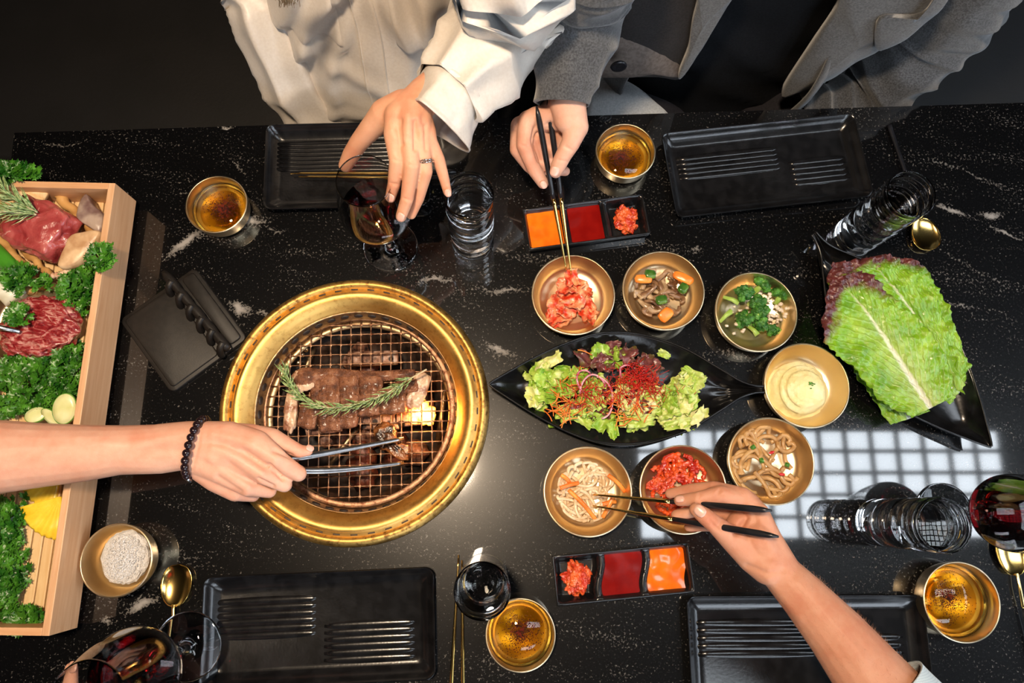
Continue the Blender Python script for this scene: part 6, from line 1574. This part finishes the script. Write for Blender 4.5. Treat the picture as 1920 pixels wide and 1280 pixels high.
for i, (a, r_) in enumerate(((PI / 2, .0026), (PI / 2 - .45, .0018), (PI / 2 + .45, .0018), (PI / 2 - .8, .0012), (PI / 2 + .8, .0012))):
    p = (s1 * math.cos(a) + s2 * math.sin(a)) * .0104; vs, fs = blob(r_, r_, r_, 1, 0); meshobj('stone', [q + p for q in vs], fs, MT['gem'], rg_, smooth=False)
# a few strands of blond hair falling onto the collar
mb = MB(); rh = random.Random(3)
for k_ in range(90):
    x0 = rh.gauss(0, .012); a = PY(538 + rh.gauss(0, 16), -60, YF - .012); b = PY(538 + rh.gauss(0, 10), rh.uniform(-8, 16), YF - .022)
    mb.add(*tube([a - tw.location, (a + b) / 2 - tw.location + Vector((rh.gauss(0, .003), -.003, 0)), b - tw.location], .0003, 4))
MT['blond'] = simple('blond_hair', (.42, .26, .12), (.66, .48, .28), 30, rough=.35); o = mb.obj('hair', MT['blond'], tw); o['kind'] = 'stuff'
# skirt/lap under the table edge
fuse('lap', [[(Vector((XW - .09, YF + .12, TZ - .27)), .085), (Vector((XW - .08, YF - .30, TZ - .24)), .065)], [(Vector((XW + .09, YF + .12, TZ - .27)), .085), (Vector((XW + .08, YF - .30, TZ - .24)), .065)]], MT['pants'], tw, .012, 4)

# --- man in the grey jacket
x1, x2 = PY(1279, 140, YF + .03).x, PY(1465, 178, YF + .03).x; XM = (x1 + x2) / 2 + .01; YM = YF + .03
tm = thing('person', 'person in a grey wool jacket over a black shirt, lifting kimchi with chopsticks', 'person', (XM, YM + .13, .45))
v = []; f = []; ni, nj = 70, 80
for i in range(ni + 1):
    z = -.26 + .76 * i / ni; close = smooth(.40, .50, z)
    for j in range(nj):
        th_ = 2 * PI * j / nj; a, b = .185, .125; x = a * math.copysign(abs(math.cos(th_)) ** .85, math.cos(th_)); y = b * math.copysign(abs(math.sin(th_)) ** .85, math.sin(th_))
        fo = .010 * mnoise.noise(Vector((x * 9 + z * 6, y * 5, z * 9))) + .006 * (1 - abs(math.sin(z * 32 + x * 14 + 2 * mnoise.noise(Vector((x * 6, 0, z * 5))))) * 1.5) * smooth(.15, -.05, z)
        k_ = 1 + fo / .12; v.append((x * k_ * (1 - .75 * close), (y * k_ + .02) * (1 - .5 * close), TZ + z - tm.location.z))
for i in range(ni):
    for j in range(nj): l = (j + 1) % nj; f.append((i * nj + j, i * nj + l, (i + 1) * nj + l, (i + 1) * nj + j))
f.append(tuple(range(nj))[::-1]); f.append(tuple(ni * nj + j for j in range(nj)))
meshobj('black_shirt', v, f, MT['tee'], tm)
# jacket: an open shell; the angle runs from one front edge round the back to the other
def jacket():
    v = []; f = []; ni, nj = 80, 110
    xa, xb = x1 - XM - .10, x2 - XM
    for side in (0, 1):
        for i in range(ni + 1):
            z = -.10 + .58 * i / ni; close = smooth(.42, .50, z)
            A, B = .225, .155
            for j in range(nj + 1):
                s_ = j / nj
                t0, t1 = math.atan2(-1.0, xa / A * 1.15), math.atan2(-1.0, xb / A * 1.15)    # front edges
                t0 -= 0; ang_ = t0 - (t0 + 2 * PI - t1) * s_ if False else t0 - s_ * (2 * PI - (t1 - t0))
                x = A * math.copysign(abs(math.cos(ang_)) ** .9, math.cos(ang_)); y = B * math.copysign(abs(math.sin(ang_)) ** .9, math.sin(ang_))
                e = min(s_, 1 - s_); fl = smooth(.10, 0, e)
                y -= .020 * fl + .012 * smooth(.06, 0, e) * math.sin(z * 14 + (0 if s_ < .5 else 2))
                fo = .010 * mnoise.noise(Vector((x * 7, y * 7, z * 6 + 3))) + .004 * mnoise.noise(Vector((x * 22, y * 20, z * 12)))
                k_ = 1 + (fo - (.004 if side else 0)) / .17
                v.append((x * k_ * (1 - .7 * close), (y * k_ + .02) * (1 - .5 * close), TZ + z - tm.location.z))
    m1 = nj + 1; N = (ni + 1) * m1
    for i in range(ni):
        for j in range(nj): a = i * m1 + j; f.append((a, a + m1, a + m1 + 1, a + 1)); f.append((N + a, N + a + 1, N + a + m1 + 1, N + a + m1))
        for j in (0, nj): a = i * m1 + j; f.append((a, a + m1, N + a + m1, N + a) if j else (a, N + a, N + a + m1, a + m1))
    for i in (0, ni):
        for j in range(nj): a = i * m1 + j; f.append((a, a + 1, N + a + 1, N + a))
    return meshobj('jacket', v, f, MT['wool'], tm)
jacket()
# long lapel facing on the right-hand front with its stitched edge, and a pocket flap
def flat_panel(name, pxs, y, th, m, bulge=.006, par=tm, sub=10, yfn=None):
    """panel cut to a pixel outline on the plane y, with thickness and a soft bulge"""
    pts = [PY(u, v, y if yfn is None else yfn(u, v)) for u, v in pxs]; loop = [Vector(q) for q in spline([tuple(p) for p in pts], 5, True)]; c = sum(loop, Vector()) / len(loop); v = []; f = []; N = len(loop)
    rings = [(1.0, th), (1.0, 0), (.96, -.0015)] + [(s_, -bulge * (1 - s_ * s_) - .0015) for s_ in (.85, .7, .5, .3, .12)]
    for s_, dy in rings:
        for q in loop: p = c + (q - c) * s_; p = p + Vector((0, dy + .004 * mnoise.noise(p * 25) * (s_ < .99), 0)); v.append(p - par.location)
    v.append(c + Vector((0, -bulge - .0015, 0)) - par.location)
    for i in range(len(rings) - 1):
        for j in range(N): l = (j + 1) % N; f.append((i * N + j, i * N + l, (i + 1) * N + l, (i + 1) * N + j))
    for j in range(N): f.append(((len(rings) - 1) * N + j, (len(rings) - 1) * N + (j + 1) % N, len(v) - 1))
    f.append(tuple(range(N))[::-1]); return meshobj(name, v, f, m, par)
flat_panel('front_panel', [(1598, -60), (1570, 20), (1520, 95), (1466, 180), (1500, 172), (1560, 148), (1600, 120), (1652, 92), (1720, 40), (1790, -20), (1800, -70)], YM - .010, .012, MT['wool'], .012)
MT['jacket_shade'] = cloth('shaded_jacket_cloth', (.012, .010, .010), (.022, .018, .018), .8, .05)
flat_panel('shaded_jacket_panel', [(1150, -60), (1150, 40), (1120, 100), (1130, 140), (1235, 144), (1282, 142), (1305, 60), (1330, -60)], YM + .004, .010, MT['jacket_shade'], .006)  # jacket body beside the lapel; its shade is put into the dark cloth colour
flat_panel('lapel', [(1312, -60), (1308, 0), (1298, 45), (1290, 95), (1272, 143), (1283, 141), (1326, 75), (1371, 0), (1405, -60)], YM - .010, .008, MT['wool'], .003)
flat_panel('pocket_flap', [(1650, 38), (1645, 95), (1700, 70), (1760, 20), (1795, -30), (1770, -32), (1730, 30)], YM - .028, .006, MT['wool'], .004)
bt = PY(1160, 124, YM - .03); vs, fs = lathe([(0, -.002), (.010, -.002), (.0115, 0), (.0105, .0022), (.0075, .0014), (.003, .0012), (0, .002)], 32)
vs2 = [Vector((x, -z, y)) + bt - tm.location for x, y, z in vs]; meshobj('jacket_button', vs2, fs, MT['black'], tm)
flat_panel('jacket_hem', [(1125, 90), (1118, 140), (1160, 145), (1230, 138), (1285, 140), (1250, 100), (1180, 70)], YM + .0, .010, simple('brown_grey_wool', (.085, .065, .055), (.12, .095, .08), 200, rough=.9), .01)
# pale cloth over the knee and dark trousers
fuse('trousers', [[(Vector((XM - .12, YM + .10, TZ - .22)), .10), (Vector((XM - .16, YM - .35, TZ - .20)), .075)], [(Vector((XM + .12, YM + .10, TZ - .22)), .10), (Vector((XM + .12, YM - .35, TZ - .20)), .075)]], MT['pants'], tm, .010, 4)
q = [P(1112, 150, -.10), P(1170, 150, -.105), P(1222, 185, -.11), (P(1262, 232, -.11)), P(1250, 330, -.12), P(1110, 330, -.12)]
c = sum(q, Vector()) / 6; lp = [Vector(a) for a in spline([tuple(a) for a in q], 6, True)]; N = len(lp); v = []; f = []
for s_, dz in ((1, -.006), (1, 0), (.9, .004), (.6, .008), (.3, .010)):
    for p in lp: w = c + (p - c) * s_; v.append(w + Vector((0, 0, dz + .004 * mnoise.noise(w * 20))) - tm.location)
v.append(c + Vector((0, 0, .010)) - tm.location)
for i in range(4):
    for j in range(N): l = (j + 1) % N; f.append((i * N + j, i * N + l, (i + 1) * N + l, (i + 1) * N + j))
for j in range(N): f.append((4 * N + j, 4 * N + (j + 1) % N, len(v) - 1))
f.append(tuple(range(N))[::-1]); meshobj('lap_cloth', v, f, MT['napkin'], tm)
# sleeves
sleeve('reaching_sleeve', [((XM - .21, YM + .13, TZ + .46), .065, .065), (tuple(P(1135, -150, .33)), .060, .062), (tuple(P(1092, -40, .245)), .0565, .060), (tuple(P(1078, 50, .200)), .0510, .053), (tuple(P(1066, 120, .178)), .0415, .044), (tuple(P(1058, 170, .166)), .0330, .037), (tuple(P(1056, 196, .160)), .0305, .035)],
       MT['wool'], tm, n=110, fold=.0050, k=24, seed=11, axialfold=.001)
fa = PY(1750, 110, YM + .03)
sleeve('resting_sleeve', [((XM + .22, YM + .13, TZ + .46), .065, .065), ((XM + .30, YM + .11, TZ + .30), .072, .070), (tuple(PY(1768, 32, YM + .06)), .066, .066), (tuple(PY(1690, 122, YM + .03)), .058, .056), (tuple(PY(1622, 180, YM + .01)), .050, .050), (tuple(PY(1560, 205, YM - .005)), .043, .043), (tuple(PY(1490, 215, YM - .01)), .036, .038)],
       MT['wool'], tm, n=130, fold=.0120, k=26, seed=7, axialfold=.002)
def cs(k_, t_): a, b = CS_M[k_]; return a.lerp(b, t_)
chains = [ch((1078, 60, .185, 44), (1066, 140, .160, 40), (1062, 185, .150, 38)),
          ch((1062, 185, .150, 37), (1050, 215, .138, 32), (1018, 222, .130, 25), (990, 226, .128, 19)), ch((1064, 190, .160, 36), (1068, 222, .152, 30), (1080, 240, .146, 22)),
          ch((1050, 205, .135, 30), (1012, 226, .122, 24), (975, 236, .118, 18)), ch((1040, 215, .125, 30), (1010, 245, .110, 24), (976, 260, .104, 16)),
          ch((1030, 235, .112, 30), (1032, 270, .098, 26)), ch((1060, 240, .120, 26), (1040, 290, .090, 16)),
          ch((990, 226, .128, 19), (984, 272, .120, 16.5), (1002, 318, .102, 13.5), (1018, 343, .090, 11)),       # index
          ch((975, 236, .116, 18), (971, 280, .102, 15.5), (992, 310, .086, 13), (1010, 328, .080, 10.5)),         # middle
          ch((976, 260, .104, 16), (984, 296, .088, 13.5), (1010, 314, .076, 12), (1036, 320, .072, 10)),         # ring
          ch((1000, 262, .112, 16), (1010, 300, .092, 13), (1040, 318, .082, 11), (1060, 321, .080, 9)),          # little
          ch((1066, 200, .158, 34), (1080, 238, .150, 24), (1070, 268, .142, 18), (1056, 292, .132, 15.5), (1046, 312, .122, 14.5), (1042, 322, .117, 12))]   # thumb
fuse('hand', chains, MT['skin_p'], tm, .0014, 6,
     ridges([([(1008, 225), (1000, 262), (1012, 300)], 5, -.0022), ([(1030, 235), (1035, 270)], 7, -.003), ([(1060, 275), (1072, 282)], 3, -.0008), ([(1048, 300), (1064, 304)], 2.5, -.0006), ([(977, 272), (992, 276)], 3, -.0006), ([(1000, 205), (1030, 212)], 8, .0008)]))
nail(tm, P(1040, 322, .1275), P(1039, 335, .112) - P(1050, 305, .125), (-.05, -.35, .9), .0056, .0064)
nail(tm, P(1020, 346, .0985), P(1025, 356, .09) - P(1010, 330, .10), (.1, -.35, .9), .0044, .0052)

# --- hand holding the lower left wine glass
tb = thing('person', 'person mostly out of frame at the bottom left, fingertips around a wine glass bowl', 'person', tuple(P(230, 1420, .0)))
chains = [ch((330, 1800, .10, 70), (290, 1620, .13, 60), (262, 1500, .14, 50)), ch((262, 1500, .14, 48), (230, 1440, .14, 40), (170, 1400, .16, 28)), ch((262, 1490, .13, 44), (270, 1430, .10, 34)),
          ch((170, 1400, .165, 24), (140, 1340, .185, 17), (130, 1285, .188, 14), (133, 1252, .184, 11)),
          ch((250, 1440, .09, 28), (290, 1370, .060, 17), (318, 1310, .055, 14), (318, 1262, .060, 12), (310, 1236, .070, 10)),
          ch((280, 1450, .09, 28), (322, 1385, .058, 16), (338, 1325, .055, 13), (328, 1290, .062, 11)),
          ch((230, 1440, .12, 34), (250, 1430, .10, 30))]
fuse('hand', chains, MT['skin_p'], tb, .0018, 6)
nail(tb, P(133, 1250, .192), P(134, 1238, .186) - P(130, 1280, .19), (-.3, .1, 1), .0045, .0052)
sleeve('dark_sleeve', [sec(420, 2000, .10, 110, 110), sec(350, 1820, .11, 95, 95), sec(300, 1640, .13, 80, 80), sec(290, 1590, .13, 76, 76)], MT['tee'], tb, fold=.003, k=6, seed=13)
